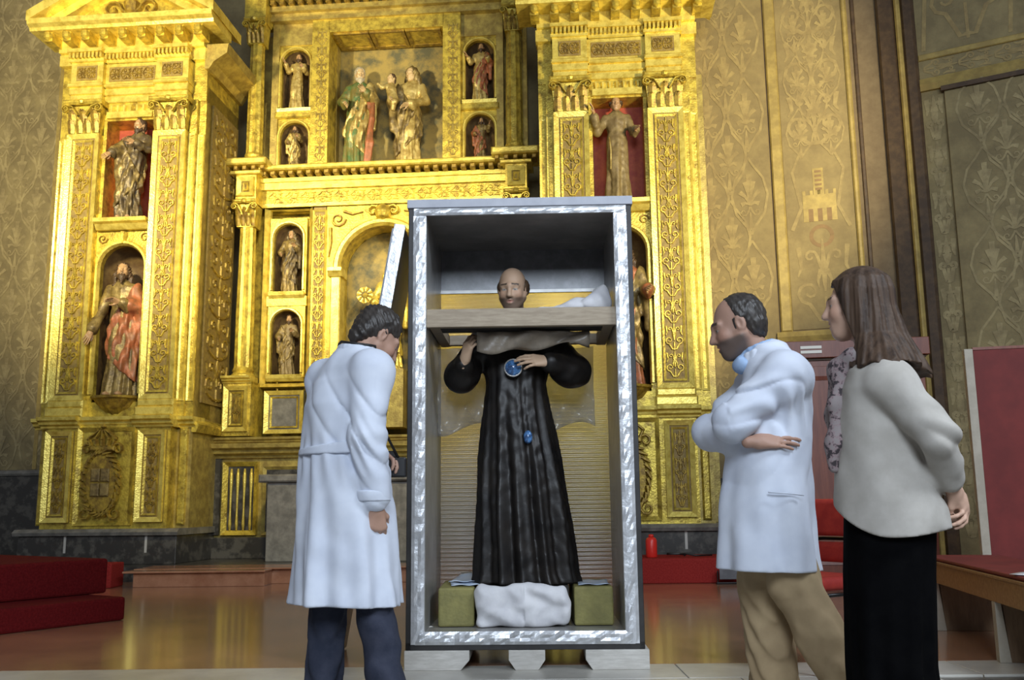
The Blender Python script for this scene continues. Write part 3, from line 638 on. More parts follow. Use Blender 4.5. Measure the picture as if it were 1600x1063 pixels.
def tower(cu, label, sgn, pedl):
    rt = root('retable_tower', label, 'altarpiece', RW(cu, 0, Z0), -YAW)
    z = lambda a: a-Z0
    P, B = 0.825, 0.375    # outer half width, bay half width
    # marble plinth
    pl = MB().box(-1.02, 1.02, -0.14, 1.3, z(0.17), z(0.52)).build('plinth', MARBD, rt, bevel=0.01)
    MB().extr([(1.3, z(0.52)), (-0.20, z(0.52)), (-0.22, z(0.56)), (-0.16, z(0.60)), (1.3, z(0.60))], -1.06, 1.06).build('plinth_moulding', MARBG, pl)
    mb = MB()
    for x in (-0.42, 0.62): mb.box(x, x+0.03, -0.145, -0.1, z(0.31), z(0.52))
    mb.build('inlaid_strips', WHITEM, pl)
    # pedestal storey
    bd = MB().box(-P, P, -0.02, 1.3, z(0.60), z(1.90)).build('pedestal', GOLD, rt)
    MB().box(P, P+0.2, 0.18, 1.3, z(0.60), z(6.5)).build('side_wing', GOLDO, rt)
    if sgn < 0: MB().box(P+0.2, P+0.32, 0.55, 1.3, z(0.60), z(6.5)).build('side_wing', GOLDO, rt)
    inset(bd, -P+0.04, -B-0.06, -0.06, z(0.68), z(1.82)); inset(bd, B+0.06, P-0.04, -0.06, z(0.68), z(1.82))
    cartouche(bd, 0, -0.06, z(0.66), z(1.86), GOLDD)
    MB().frame(-B, B, z(0.64), z(1.86), 0.05, -0.06, 0.0).build('border', GOLD, bd)
    for s_ in (-1, 1):
        MB().cbox(s_*(P+0.1)-0.05, s_*(P+0.1)+0.05, 0.12, 0.3, z(0.64), z(1.86), 0.02).build('side_strip', GOLD, bd)
    mb = MB(); cornice(mb, -P-0.05, -B+0.02, -0.03, z(1.86), 0.72); cornice(mb, B-0.02, P+0.05, -0.03, z(1.86), 0.72); cornice(mb, -B, B, 0.05, z(1.86), 0.72); cornice(mb, -P-0.25, P+0.25, 0.18, z(1.86), 0.72)
    mb.build('pedestal_cornice', GOLDB, bd)
    # pilasters on bases
    for s_ in (-1, 1):
        c = s_*(P+B)/2; w = P-B
        mb = MB().cbox(c-w/2-0.03, c+w/2+0.03, -0.06, 0.4, z(2.0), z(2.12), 0.02); mb.cbox(c-w/2-0.015, c+w/2+0.015, -0.03, 0.4, z(2.12), z(2.22), 0.02)
        mb.build('pilaster_base', GOLDB, rt)
        pilaster(rt, c, w, 0.0, 0.62, z(2.22), z(5.82))
        corinthian(rt, c, w, 0.0, z(5.82), z(6.28), GOLD, GOLDD)
        # narrow strips beside the pilasters
        for (x0, x1, yy) in ((P, P+0.10, 0.10), (P+0.10, P+0.2, 0.16)):
            a, b = (x0, x1) if s_ > 0 else (-x1, -x0)
            MB().box(a, b, yy, 0.7, z(2.0), z(6.28)).build('edge_strip', GOLD, rt)
            MB().frame(a+0.004, b-0.004, z(2.2), z(5.8), 0.025, yy-0.02, yy).build('edge_border', GOLDB, rt)
    # side face towards the middle: carved panels
    sx = P+0.2 if sgn > 0 else -P-0.2
    # bay: arched niche, ledge, square niche
    MB().archwall(-B, B, z(2.0), z(4.5), 0, 0.31, z(3.98), z(2.2), 0.10, 0.2).build('niche_surround', GOLD, rt)
    MB().niche(0, 0.31, z(3.98), z(2.2), 0.2, 0.36, 12, 5).build('niche_shell', NICHED if sgn < 0 else NICHED, rt, smooth=True)
    mb = MB(); pts = [(-0.335, z(2.3)), (-0.335, z(3.98))]+[(0.335*cos(pi-pi*k/14), z(3.98)+0.335*sin(pi-pi*k/14)) for k in range(1, 14)]+[(0.335, z(3.98)), (0.335, z(2.3))]
    mb.ribbon(pts, 0.07, 0.07, 0.10, 0.05); mb.build('archivolt', GOLDB, rt)
    for s_ in (-1, 1): MB().ribbon(spiral(s_*0.29, z(4.38), 0.07, 0, 1.3, s_, 11), 0.03, 0.015, 0.10, 0.025).build('spandrel_scroll', GOLDD, rt)
    MB().ribbon([(0, z(4.3)), (0, z(4.36)), (0, z(4.46))], 0.06, 0.12, 0.10, 0.06).build('keystone', GOLD, rt)
    mb = MB().extr([(0.3, z(4.48)), (0.03, z(4.48)), (0.0, z(4.52)), (-0.02, z(4.55)), (-0.07, z(4.57)), (-0.08, z(4.62)), (0.3, z(4.62))], -0.36, 0.36)
    mb.build('ledge', GOLDB, rt)
    mb = MB()
    for s_ in (-1, 1): mb.box(min(s_*B, s_*0.33), max(s_*B, s_*0.33), 0.10, 0.5, z(4.5), z(6.05))
    mb.box(-B, B, 0.10, 0.5, z(6.03), z(6.3)); mb.build('niche_jambs', GOLD, rt)
    MB().box(-B, B, 0.44, 0.62, z(4.5), z(6.1)).build('niche_back', GROUNDR, rt, label='red painted niche back')
    mb = MB().box(-0.32, 0.32, 0.04, 0.12, z(6.05), z(6.14))
    for k in range(7): mb.ribbon([(-0.27+k*0.09, z(6.13)), (-0.27+k*0.09, z(6.18)), (-0.27+k*0.09, z(6.24))], 0.03, 0.07, 0.10, 0.04)
    mb.build('valance', GOLDB, rt)
    # corbel
    mb = MB().lathe([(0.03, -0.28), (0.10, -0.25), (0.22, -0.15), (0.31, -0.04), (0.34, -0.03), (0.35, 0.0), (0.0, 0.0)], (0, 0.22, z(2.27)), 22, flute=lambda a, zz: 0.06*cos(11*a) if zz < -0.04 else 0)
    mb.build('corbel', GOLDD, rt, smooth=False)
    # core
    MB().box(-P, P, 0.62, 1.3, z(1.9), z(6.3)).build('core', GOLDO, rt)
    # entablature, breaking forward over the pilasters
    en = MB().box(-P-0.2, P+0.2, 0.14, 1.3, z(6.28), z(7.3)).build('entablature', GOLD, rt)
    mb = MB()
    for (x0, x1, yy) in ((-P, -B, -0.02), (B, P, -0.02), (-B, B, 0.06)):
        mb.cbox(x0, x1, yy, 0.3, z(6.28), z(6.38), 0.01); mb.cbox(x0-0.01, x1+0.01, yy-0.02, 0.3, z(6.38), z(6.48), 0.01); mb.cbox(x0-0.02, x1+0.02, yy-0.06, 0.3, z(6.48), z(6.53), 0.015)
        mb.box(x0, x1, yy, 0.3, z(6.53), z(6.84))
    mb.build('architrave', GOLDB, en)
    for (x0, x1, yy) in ((-P+0.08, -B-0.08, -0.025), (B+0.08, P-0.08, -0.025), (-B+0.05, B-0.05, 0.055)):
        f = MB().cbox(x0, x1, yy-0.005, yy+0.02, z(6.58), z(6.79), 0.004).build('frieze_panel', GROUND, en)
        mb = MB(); strip(mb, x0+0.01, x1-0.01, z(6.6), z(6.77), yy-0.005, 0.16, 0.014, 0.02, horiz=True); mb.build('frieze_carving', GOLDD, f)
    mb = MB()
    for (x0, x1, yy) in ((-P-0.02, -B+0.02, -0.06), (B-0.02, P+0.02, -0.06), (-B, B, 0.02)):
        mb.box(x0, x1, yy, 0.3, z(6.84), z(6.88)); 
        n = int((x1-x0)/0.052)
        for k in range(n): mb.cbox(x0+(k+0.2)*(x1-x0)/n, x0+(k+0.8)*(x1-x0)/n, yy-0.05, yy+0.02, z(6.88), z(6.95), 0.006)
        mb.box(x0, x1, yy-0.07, 0.3, z(6.95), z(7.0))
    mb.box(-P-0.22, P+0.22, 0.05, 0.3, z(6.84), z(7.0))
    mb.build('dentil_band', GOLDB, en, kind='stuff')
    # modillions under the crown cornice, one by one
    mo = MB(); mo.prism([(-0.055, 0), (0.055, 0), (0.055, 0.13), (-0.055, 0.13)], -0.16, 0.1)
    mo.lathe([(0.0, -0.05), (0.055, -0.02), (0.055, 0.05), (0.0, 0.08)], (0, -0.17, 0.06), 8); m0 = None
    for k in range(9):
        x = -1.04+k*0.26
        o = mo.build('modillion', GOLD, en, loc=(x, -0.1, z(7.05))) if m0 is None else again(m0, en, (x, -0.1, z(7.05)))
        m0 = m0 or o
    mb = MB().box(-P-0.2, P+0.2, -0.02, 0.3, z(7.0), z(7.19)); 
    mb.extr([(0.3, z(7.18)), (-0.32, z(7.18)), (-0.34, z(7.22)), (-0.40, z(7.25)), (-0.41, z(7.32)), (0.3, z(7.32))], -P-0.45, P+0.45)
    mb.build('crown_cornice', GOLDB, en)
    # pediment
    a0 = P+0.47; hp = 0.62
    pd = MB().prism([(-a0+0.2, z(7.32)), (a0-0.2, z(7.32)), (0, z(7.32)+hp)], -0.05, 0.6).build('pediment', GOLD, rt)
    mb = MB()
    for s_ in (-1, 1):
        sl = [(s_*a0, 7.30), (0, 7.30+hp+0.12), (0, 7.30+hp+0.28), (s_*a0, 7.44)]
        poly = [(x, z(q)) for x, q in (sl if s_ < 0 else sl[::-1])]
        mb.prism(poly, -0.40, 0.6)
        sl2 = [(s_*(a0-0.28), 7.33), (0, 7.32+hp-0.02), (0, 7.32+hp+0.1), (s_*(a0-0.06), 7.33)]
        mb.prism([(x, z(q)) for x, q in (sl2 if s_ < 0 else sl2[::-1])], -0.22, 0.3)
    mb.build('raking_cornice', GOLDB, pd)
    mb = MB()
    for s_ in (-1, 1):
        mb.ribbon([(s_*0.06, z(7.5))]+spiral(s_*0.26, z(7.56), 0.13, pi if s_ > 0 else 0, 1.2, -s_, 13), 0.06, 0.03, -0.05, 0.06)
        mb.ribbon([(s_*0.35, z(7.45)), (s_*0.55, z(7.47)), (s_*0.78, z(7.4))], 0.07, 0.02, -0.05, 0.05)
    mb.lathe([(0, -0.16), (0.09, -0.08), (0.11, 0.05), (0, 0.16)], (0, -0.06, z(7.6)), 10); mb.build('tympanum_scrolls', GOLDD, pd)
    return rt
towL = tower(-3.55, 'gilded retable tower on the left under a triangular pediment', 1, None)
towR = tower(3.0, 'gilded retable tower on the right beside the painted wall', -1, None)
# carved panels on the receding flank of the left tower
fl = MB().box(1.026, 1.05, 0.35, 1.25, 1.9, 6.0).build('flank_panel', GROUND, towL)
mbf = MB(); strip(mbf, -0.45, 0.45, 1.95, 5.95, 0.0, 0.55, 0.02, 0.05)
mbf.build('flank_carving', GOLDD, fl, loc=(1.05, 0.8, 0.0), rot=(0, 0, pi/2))
MB().extr([(0, 6.4), (-0.06, 6.4), (-0.12, 6.5), (-0.3, 6.62), (-0.32, 6.75), (0, 6.75)], -0.5, 0.75).build('flank_cornice', GOLDO, towL, loc=(1.02, 0.55, 0), rot=(0, 0, pi/2))
MB().extr([(0, 1.5), (-0.06, 1.5), (-0.10, 1.6), (-0.04, 1.66), (0, 1.68)], -0.4, 0.7).build('flank_moulding', GOLD, towL, loc=(1.02, 0.55, 0), rot=(0, 0, pi/2))

# ---------------------------------------------------------------- retable: middle
CU = -0.33; Yc = 1.2
ctr = root('retable_centre', 'gilded middle section of the retable with large round arch and niches', 'altarpiece', RW(CU, Yc, 0.25), -YAW)
zc = lambda a: a-0.25
# predella and altar base
pr = MB().box(-2.35, 2.2, -0.25, 0.5, zc(0.17), zc(0.45)).build('altar_plinth', MARBD, ctr, bevel=0.01)
MB().box(-2.3, 2.15, -0.18, 0.5, zc(0.45), zc(1.55)).build('predella', GOLDO, ctr)
MB().cbox(-2.28, -2.12, -0.24, 0, zc(0.48), zc(1.5), 0.01).build('marble_inlay', MARBD, ctr)
gr = MB().box(-2.06, -1.62, -0.20, -0.17, zc(0.5), zc(1.42)).build('grille_recess', MARBD, ctr)
MB().frame(-2.08, -1.60, zc(0.48), zc(1.45), 0.06, -0.26, -0.17).build('grille_frame', GOLD, gr)
bal = MB().lathe([(0.012, 0.0), (0.022, 0.08), (0.013, 0.25), (0.016, 0.5), (0.026, 0.72), (0.012, 0.82)], (0, 0, 0), 8); b0 = None
for k in range(4):
    o = bal.build('baluster', GOLDB, gr, loc=(-1.97+k*0.092, -0.22, zc(0.54)), smooth=True) if b0 is None else again(b0, gr, (-1.97+k*0.092, -0.22, zc(0.54)))
    b0 = b0 or o
MB().box(-1.5, -0.6, -0.24, -0.17, zc(0.50), zc(1.35)).build('dark_panel', MARBD, ctr)
MB().frame(-1.52, -0.58, zc(0.48), zc(1.38), 0.07, -0.27, -0.17).build('panel_border', GOLDO, ctr)
MB().box(-0.3, 2.0, -0.24, -0.17, zc(0.50), zc(1.35)).build('dark_panel', MARBG, ctr)
mb = MB(); cornice(mb, -2.45, 2.3, -0.2, zc(1.5), 1.0); cornice(mb, -2.38, 2.25, -0.25, zc(1.68), 0.5); mb.build('predella_cornice', GOLDO, ctr)
# altar table in front
al = MB().box(-1.2, 1.6, -1.0, -0.25, zc(0.17), zc(1.15)).build('altar_table', MARBG, ctr, bevel=0.015)
MB().cbox(-1.3, 1.7, -1.06, -0.25, zc(1.15), zc(1.25), 0.02).build('altar_top', MARBG, al)
# storey walls
MB().box(-2.15, -0.80, 0.46, 0.6, zc(1.75), zc(5.2)).build('side_bay_wall', GOLD, ctr)
MB().box(0.80, 2.05, 0.46, 0.6, zc(1.75), zc(5.2)).build('side_bay_wall', GOLD, ctr)
def column(parent, x, y, z0, z1, r, capm=GOLD):
    zz = z1-z0
    c = MB().lathe([(r*1.35, 0), (r*1.35, 0.05), (r*1.1, 0.09), (r*1.2, 0.12), (r, 0.16), (r*1.0, zz*0.35), (r*0.86, zz-0.36)], (x, y, z0), 20, flute=lambda a, q: 0.05*cos(10*a) if 0.15 < q else 0).build('column', GOLD, parent)
    corinthian(c, x, r*2.3, y-r*0.9, z1-0.38, z1, capm, GOLDD, dep=r*1.8)
    return c
def small_niche(parent, cx, hw, z0, z1, y, label=None):
    r = hw*0.8; zs = z1-r-0.08
    MB().archwall(cx-hw, cx+hw, z0, z1, cx, r, zs, z0+0.04, y, y+0.08).build('niche_surround', GOLD, parent)
    MB().niche(cx, r, zs, z0+0.04, y+0.08, r*0.95).build('niche_shell', NICHED, parent, smooth=True)
    mb = MB(); pts = [(cx-r-0.02, z0+0.06), (cx-r-0.02, zs)]+[(cx+(r+0.02)*cos(pi-pi*k/12), zs+(r+0.02)*sin(pi-pi*k/12)) for k in range(1, 12)]+[(cx+r+0.02, zs), (cx+r+0.02, z0+0.06)]
    mb.ribbon(pts, 0.05, 0.05, y, 0.035); mb.build('archivolt', GOLDB, parent)
    MB().extr([(y+0.1, z0-0.06), (y-0.03, z0-0.06), (y-0.06, z0-0.02), (y-0.07, z0+0.03), (y+0.1, z0+0.03)], cx-hw*0.95, cx+hw*0.95).build('niche_sill', GOLDB, parent)
for s_ in (-1, 1):
    # lower storey: pedestal, column, entablature block
    x = s_*1.93
    ped = MB().box(x-0.2, x+0.2, -0.25, 0.22, zc(1.8), zc(2.55)).build('column_pedestal', GOLD, ctr)
    inset(ped, x-0.17, x+0.17, -0.26, zc(1.86), zc(2.48), 'pedestal_panel')
    mb = MB(); cornice(mb, x-0.2, x+0.2, -0.25, zc(2.52), 0.5); mb.build('pedestal_cap', GOLDB, ped)
    column(ctr, x, -0.04, zc(2.6), zc(5.15), 0.125)
    b = MB().box(x-0.15, x+0.15, -0.2, 0.22, zc(5.15), zc(5.52)).build('entablature_block', GOLD, ctr)
    inset(b, x-0.12, x+0.12, -0.21, zc(5.2), zc(5.48), 'block_panel', orn=False)
    mb = MB().cbox(x-0.33, x+0.33, -0.38, 0.22, zc(5.62), zc(5.72), 0.02); mb.cbox(x-0.22, x+0.22, -0.26, 0.22, zc(5.52), zc(5.57), 0.01); mb.build('block_cornice', GOLDB, b)
    d = None
    for k in range(5):
        q = (x-0.26+k*0.13, -0.30, zc(5.57))
        d2 = MB().cbox(-0.03, 0.03, 0, 0.2, 0, 0.055, 0.008).build('bracket', GOLDD, b, loc=q) if d is None else again(d, b, q); d = d or d2
    # small niches of the lower storey
    nx = s_*1.39
    wall = MB().frame(nx-0.35, nx+0.35, zc(2.5), zc(5.15), 0.06, 0.08, 0.24).build('bay_frame', GOLDB, ctr)
    small_niche(ctr, nx, 0.27, zc(3.83), zc(4.95), 0.12); small_niche(ctr, nx, 0.27, zc(2.64), zc(3.68), 0.12)
    MB().box(nx-0.29, nx+0.29, 0.10, 0.24, zc(3.66), zc(3.80)).build('niche_band', GOLD, ctr)
    pp = inset(ctr, nx-0.28, nx+0.28, 0.14, zc(1.85), zc(2.45), 'marble_panel', orn=False, gm=MARBG)
    # ornamented strip beside the arch
    st = MB().box(s_*0.93-0.09, s_*0.93+0.09, 0.10, 0.3, zc(1.8), zc(5.1)).build('arch_strip', GROUND, ctr)
    mb = MB(); strip(mb, s_*0.93-0.08, s_*0.93+0.08, zc(1.9), zc(5.0), 0.10, 0.25, 0.02, 0.026); mb.build('strip_carving', GOLD, st)
    MB().frame(s_*0.93-0.1, s_*0.93+0.1, zc(1.85), zc(5.05), 0.025, 0.07, 0.11).build('strip_border', GOLDB, st)
# main arch
MB().archwall(-0.83, 0.83, zc(1.75), zc(5.1), 0, 0.62, zc(4.18), zc(1.8), 0.10, 0.5, 20).build('arch_wall', GOLD, ctr)
mb = MB(); R_ = 0.67; pts = [(R_*cos(pi-pi*k/22), zc(4.18)+R_*sin(pi-pi*k/22)) for k in range(0, 23)]
mb.ribbon(pts, 0.12, 0.12, 0.10, 0.06); mb.build('archivolt', GOLDB, ctr)
for s_ in (-1, 1):
    MB().cbox(s_*0.67-0.07, s_*0.67+0.07, 0.04, 0.3, zc(1.8), zc(4.05), 0.015).build('arch_pier', GOLDB, ctr)
    MB().extr([(0.3, zc(4.05)), (0.03, zc(4.05)), (0.0, zc(4.09)), (-0.03, zc(4.12)), (-0.03, zc(4.17)), (0.3, zc(4.17))], s_*0.67-0.1, s_*0.67+0.1).build('impost', GOLDB, ctr)
    mb = MB(); mb.ribbon(spiral(s_*0.66, zc(4.9), 0.11, 0, 1.4, s_, 14), 0.05, 0.02, 0.10, 0.03)
    mb.ribbon([(s_*0.3, zc(5.0)), (s_*0.45, zc(4.97)), (s_*0.58, zc(5.02))], 0.03, 0.05, 0.10, 0.03)
    mb.ribbon([(s_*0.77, zc(4.78)), (s_*0.76, zc(4.55)), (s_*0.79, zc(4.35))], 0.06, 0.03, 0.10, 0.03); mb.build('spandrel_carving', GOLDD, ctr)
mb = MB().lathe([(0, -0.13), (0.10, -0.08), (0.13, 0.0), (0.09, 0.08), (0, 0.13)], (0, 0.06, zc(4.98)), 12)
for s_ in (-1, 1): mb.ribbon([(0, zc(5.0))]+spiral(s_*0.15, zc(5.0), 0.09, pi if s_ > 0 else 0, 1.2, -s_, 10), 0.06, 0.02, 0.08, 0.05)
mb.build('keystone_cartouche', GOLD, ctr)
MB().box(-0.72, 0.72, 0.75, 0.85, zc(1.75), zc(5.0)).build('arch_back', GOLDO, ctr)
MB().niche(0, 0.62, zc(4.18), zc(1.8), 0.5, 0.25, 14, 6).build('arch_recess', BLUEG, ctr, smooth=True)
# lower entablature and its bracketed cornice
en = MB().box(-1.78, 1.78, 0.08, 0.5, zc(5.1), zc(5.45)).build('lower_entablature', GOLD, ctr)
mb = MB(); strip(mb, -1.7, 1.7, zc(5.16), zc(5.34), 0.08, 0.25, 0.014, 0.022, horiz=True); mb.build('frieze_carving', GOLD, en)
mb = MB().box(-1.78, 1.78, 0.04, 0.3, zc(5.10), zc(5.15)); mb.box(-1.78, 1.78, 0.02, 0.3, zc(5.36), zc(5.46)); mb.box(-1.78, 1.78, -0.02, 0.5, zc(5.46), zc(5.52)); mb.cbox(-1.8, 1.8, -0.20, 0.5, zc(5.58), zc(5.66), 0.02)
mb.build('lower_cornice', GOLDB, en)
d = None
for k in range(27):
    q = (-1.7+k*0.1308, -0.15, zc(5.52))
    d2 = MB().cbox(-0.036, 0.036, 0, 0.4, 0, 0.062, 0.01).build('bracket', GOLDD, en, loc=q) if d is None else again(d, en, q); d = d or d2
# upper storey
MB().box(-2.15, -0.84, 0.54, 0.7, zc(5.66), zc(8.0)).build('upper_bay_wall', GOLDO, ctr)
MB().box(0.86, 2.05, 0.54, 0.7, zc(5.66), zc(8.0)).build('upper_bay_wall', GOLDO, ctr)
for s_ in (-1, 1):
    x = s_*1.9
    column(ctr, x, -0.0, zc(5.74), zc(7.95), 0.115)
    MB().box(x-0.16, x+0.16, -0.16, 0.3, zc(7.95), zc(8.5)).build('entablature_block', GOLD, ctr)
    MB().box(s_*1.68-0.05, s_*1.68+0.05, 0.16, 0.32, zc(5.7), zc(8.0)).build('side_pilaster', GOLDO, ctr)
    nx = s_*1.38
    small_niche(ctr, nx, 0.27, zc(6.62), zc(7.68), 0.20); small_niche(ctr, nx, 0.27, zc(5.7), zc(6.53), 0.20)
    MB().cbox(nx-0.29, nx+0.29, 0.14, 0.32, zc(6.5), zc(6.6), 0.02).build('niche_band', GOLD, ctr)
    MB().box(nx-0.29, nx+0.29, 0.18, 0.32, zc(7.66), zc(8.0)).build('panel', GOLDO, ctr)
    jb = MB().box(s_*0.98-0.13, s_*0.98+0.13, 0.10, 0.6, zc(5.66), zc(8.0)).build('relief_jamb', GOLD, ctr)
    mb = MB(); strip(mb, s_*0.98-0.06, s_*0.98+0.10, zc(5.8), zc(7.85), 0.10, 0.25, 0.014, 0.022); mb.build('jamb_carving', GOLDO, jb)
    # canopy slab above the upper niche
MB().box(-0.86, 0.86, 0.72, 0.85, zc(5.6), zc(8.1)).build('relief_back', BLUEG, ctr, label='painted backdrop of the large relief')
sf = MB().box(-0.86, 0.86, 0.10, 0.75, zc(7.8), zc(8.05)).build('relief_soffit', GOLD, ctr)
for k in range(3): MB().frame(-0.8+k*0.54, -0.28+k*0.54, 0.14, 0.66, 0.05, 0.03, 0.0).build('soffit_coffer', GOLDD, sf, loc=(0, 0, zc(7.80)), rot=(-pi/2, 0, 0))
MB().box(-0.85, 0.85, 0.16, 0.75, zc(5.62), zc(5.70)).build('relief_floor', GOLDO, ctr)
mb = MB().box(-1.75, 1.75, 0.06, 0.6, zc(8.0), zc(8.06)); mb.box(-1.75, 1.75, 0.0, 0.6, zc(8.12), zc(8.2)); mb.cbox(-1.8, 1.8, -0.14, 0.6, zc(8.27), zc(8.36), 0.02); mb.box(-1.75, 1.75, 0.08, 0.6, zc(8.06), zc(8.3))
et = mb.build('upper_entablature', GOLDO, ctr); d = None
for k in range(25):
    q = (-1.68+k*0.14, -0.08, zc(8.2))
    d2 = MB().cbox(-0.036, 0.036, 0, 0.3, 0, 0.066, 0.01).build('bracket', GOLDD, et, loc=q) if d is None else again(d, et, q); d = d or d2

# ---------------------------------------------------------------- carved saints
def n3(X, Y, Z, f, a=0.0): return np.sin(f*X+1.3*np.sin(f*0.7*Z+a))*np.sin(f*0.9*Y+0.5*a)*np.sin(f*0.8*Z+1.1*np.sin(f*0.6*X)+a)
I3 = np.eye(3)
def _headmesh():
    v = Vol((-0.12, -0.15, -0.30), (0.12, 0.15, 0.16), 0.006); head_sdf(v, (0, 0, 0), I3)
    v.cone((0, -0.02, -0.06), (0, -0.05, -0.24), 0.052, 0.066, 0.03)
    return v.mesh('head')
def _hairmesh(kind):
    v = Vol((-0.17, -0.2, -0.36), (0.17, 0.16, 0.18), 0.008)
    if kind == 'short':
        v.ell((0, -0.03, 0.036), (0.085, 0.100, 0.096)); v.ell((0, -0.06, -0.04), (0.075, 0.06, 0.07), 0.04)
        v.disp(lambda X, Y, Z: 0.010*n3(X, Y, Z, 110)); v.clip(lambda X, Y, Z: Y-0.045+0.6*(0.03-Z)+0*X)
    if kind == 'long':
        v.ell((0, -0.028, 0.036), (0.087, 0.102, 0.096))
        for s_ in (-1, 1): v.chain([(s_*0.07, -0.01, 0.02), (s_*0.085, -0.02, -0.08), (s_*0.09, -0.03, -0.19)], [0.03, 0.035, 0.03], 0.03)
        v.ell((0, -0.08, -0.10), (0.085, 0.05, 0.13), 0.04)
        v.disp(lambda X, Y, Z: 0.008*np.sin(90*X+60*Y+10*np.sin(14*Z))); v.clip(lambda X, Y, Z: np.where(np.abs(X) < 0.062, Y-0.052+0.35*(0.06-Z), -1)+0*Z)
    if kind == 'tonsure':
        for k in range(16):
            a = pi*1.1*k/15-pi*0.05; b = a+pi*1.1/15
            v.cone((0.08*cos(a), -0.015-0.095*sin(a), 0.02-0.02*sin(a)), (0.08*cos(b), -0.015-0.095*sin(b), 0.02-0.02*sin(b)), 0.026, 0.026, 0.02)
        v.disp(lambda X, Y, Z: 0.006*n3(X, Y, Z, 130))
    if kind == 'veil':
        v.ell((0, -0.028, 0.030), (0.098, 0.112, 0.106))
        for s_ in (-1, 1): v.chain([(s_*0.075, -0.01, 0.02), (s_*0.095, -0.02, -0.1), (s_*0.125, -0.03, -0.28)], [0.04, 0.045, 0.05], 0.05)
        v.ell((0, -0.09, -0.14), (0.12, 0.06, 0.19), 0.05)
        v.disp(lambda X, Y, Z: 0.007*np.sin(60*X+40*Y+6*np.sin(11*Z))); v.clip(lambda X, Y, Z: np.where(np.abs(X) < 0.066, Y-0.04+0.3*(0.05-Z), -1)+0*Z)
    return v.mesh('hair')
def _beardmesh():
    v = Vol((-0.12, -0.08, -0.30), (0.12, 0.17, 0.06), 0.007)
    v.ell((0, 0.055, -0.10), (0.052, 0.045, 0.055)); v.chain([(0, 0.075, -0.11), (0, 0.085, -0.19)], [0.035, 0.012], 0.03)
    for s_ in (-1, 1): v.chain([(s_*0.062, 0.005, -0.03), (s_*0.048, 0.04, -0.085)], [0.014, 0.026], 0.02); v.cone((0, 0.098, -0.052), (s_*0.028, 0.08, -0.068), 0.007, 0.008, 0.01)
    v.disp(lambda X, Y, Z: 0.004*np.sin(170*X+60*Y+20*np.sin(40*Z))); v.cone((-0.016, 0.11, -0.066), (0.016, 0.11, -0.066), 0.013, 0.013, 0.005, 's')
    return v.mesh('beard')
def _handmesh(curl, thumb):
    v = Vol((-0.09, -0.07, -0.09), (0.09, 0.21, 0.05), 0.0045); hand_sdf(v, (0, 0, 0), I3, 1.0, 1, (curl,)*4, thumb); return v.mesh('hand')
HEADM = _headmesh(); HAIRM = {k: _hairmesh(k) for k in ('short', 'long', 'tonsure', 'veil')}; BEARDM = _beardmesh()
HANDM = {'open': _handmesh(0.22, 0.2), 'grip': _handmesh(0.8, 0.8)}
def mshare(name, src, m, parent, loc, R=None, scale=1.0):
    key = (src.name, m.name)
    if key not in mshare.c:
        me = src.copy(); me.materials.clear(); me.materials.append(m); mshare.c[key] = me
    o = bpy.data.objects.new(name, mshare.c[key]); COL.objects.link(o); o.parent = parent; o.location = tuple(float(a) for a in loc)
    if R is not None: o.rotation_euler = Matrix([list(map(float, r)) for r in R]).to_euler()
    o.scale = (scale,)*3 if not hasattr(scale, '__len__') else scale
    return o
mshare.c = {}

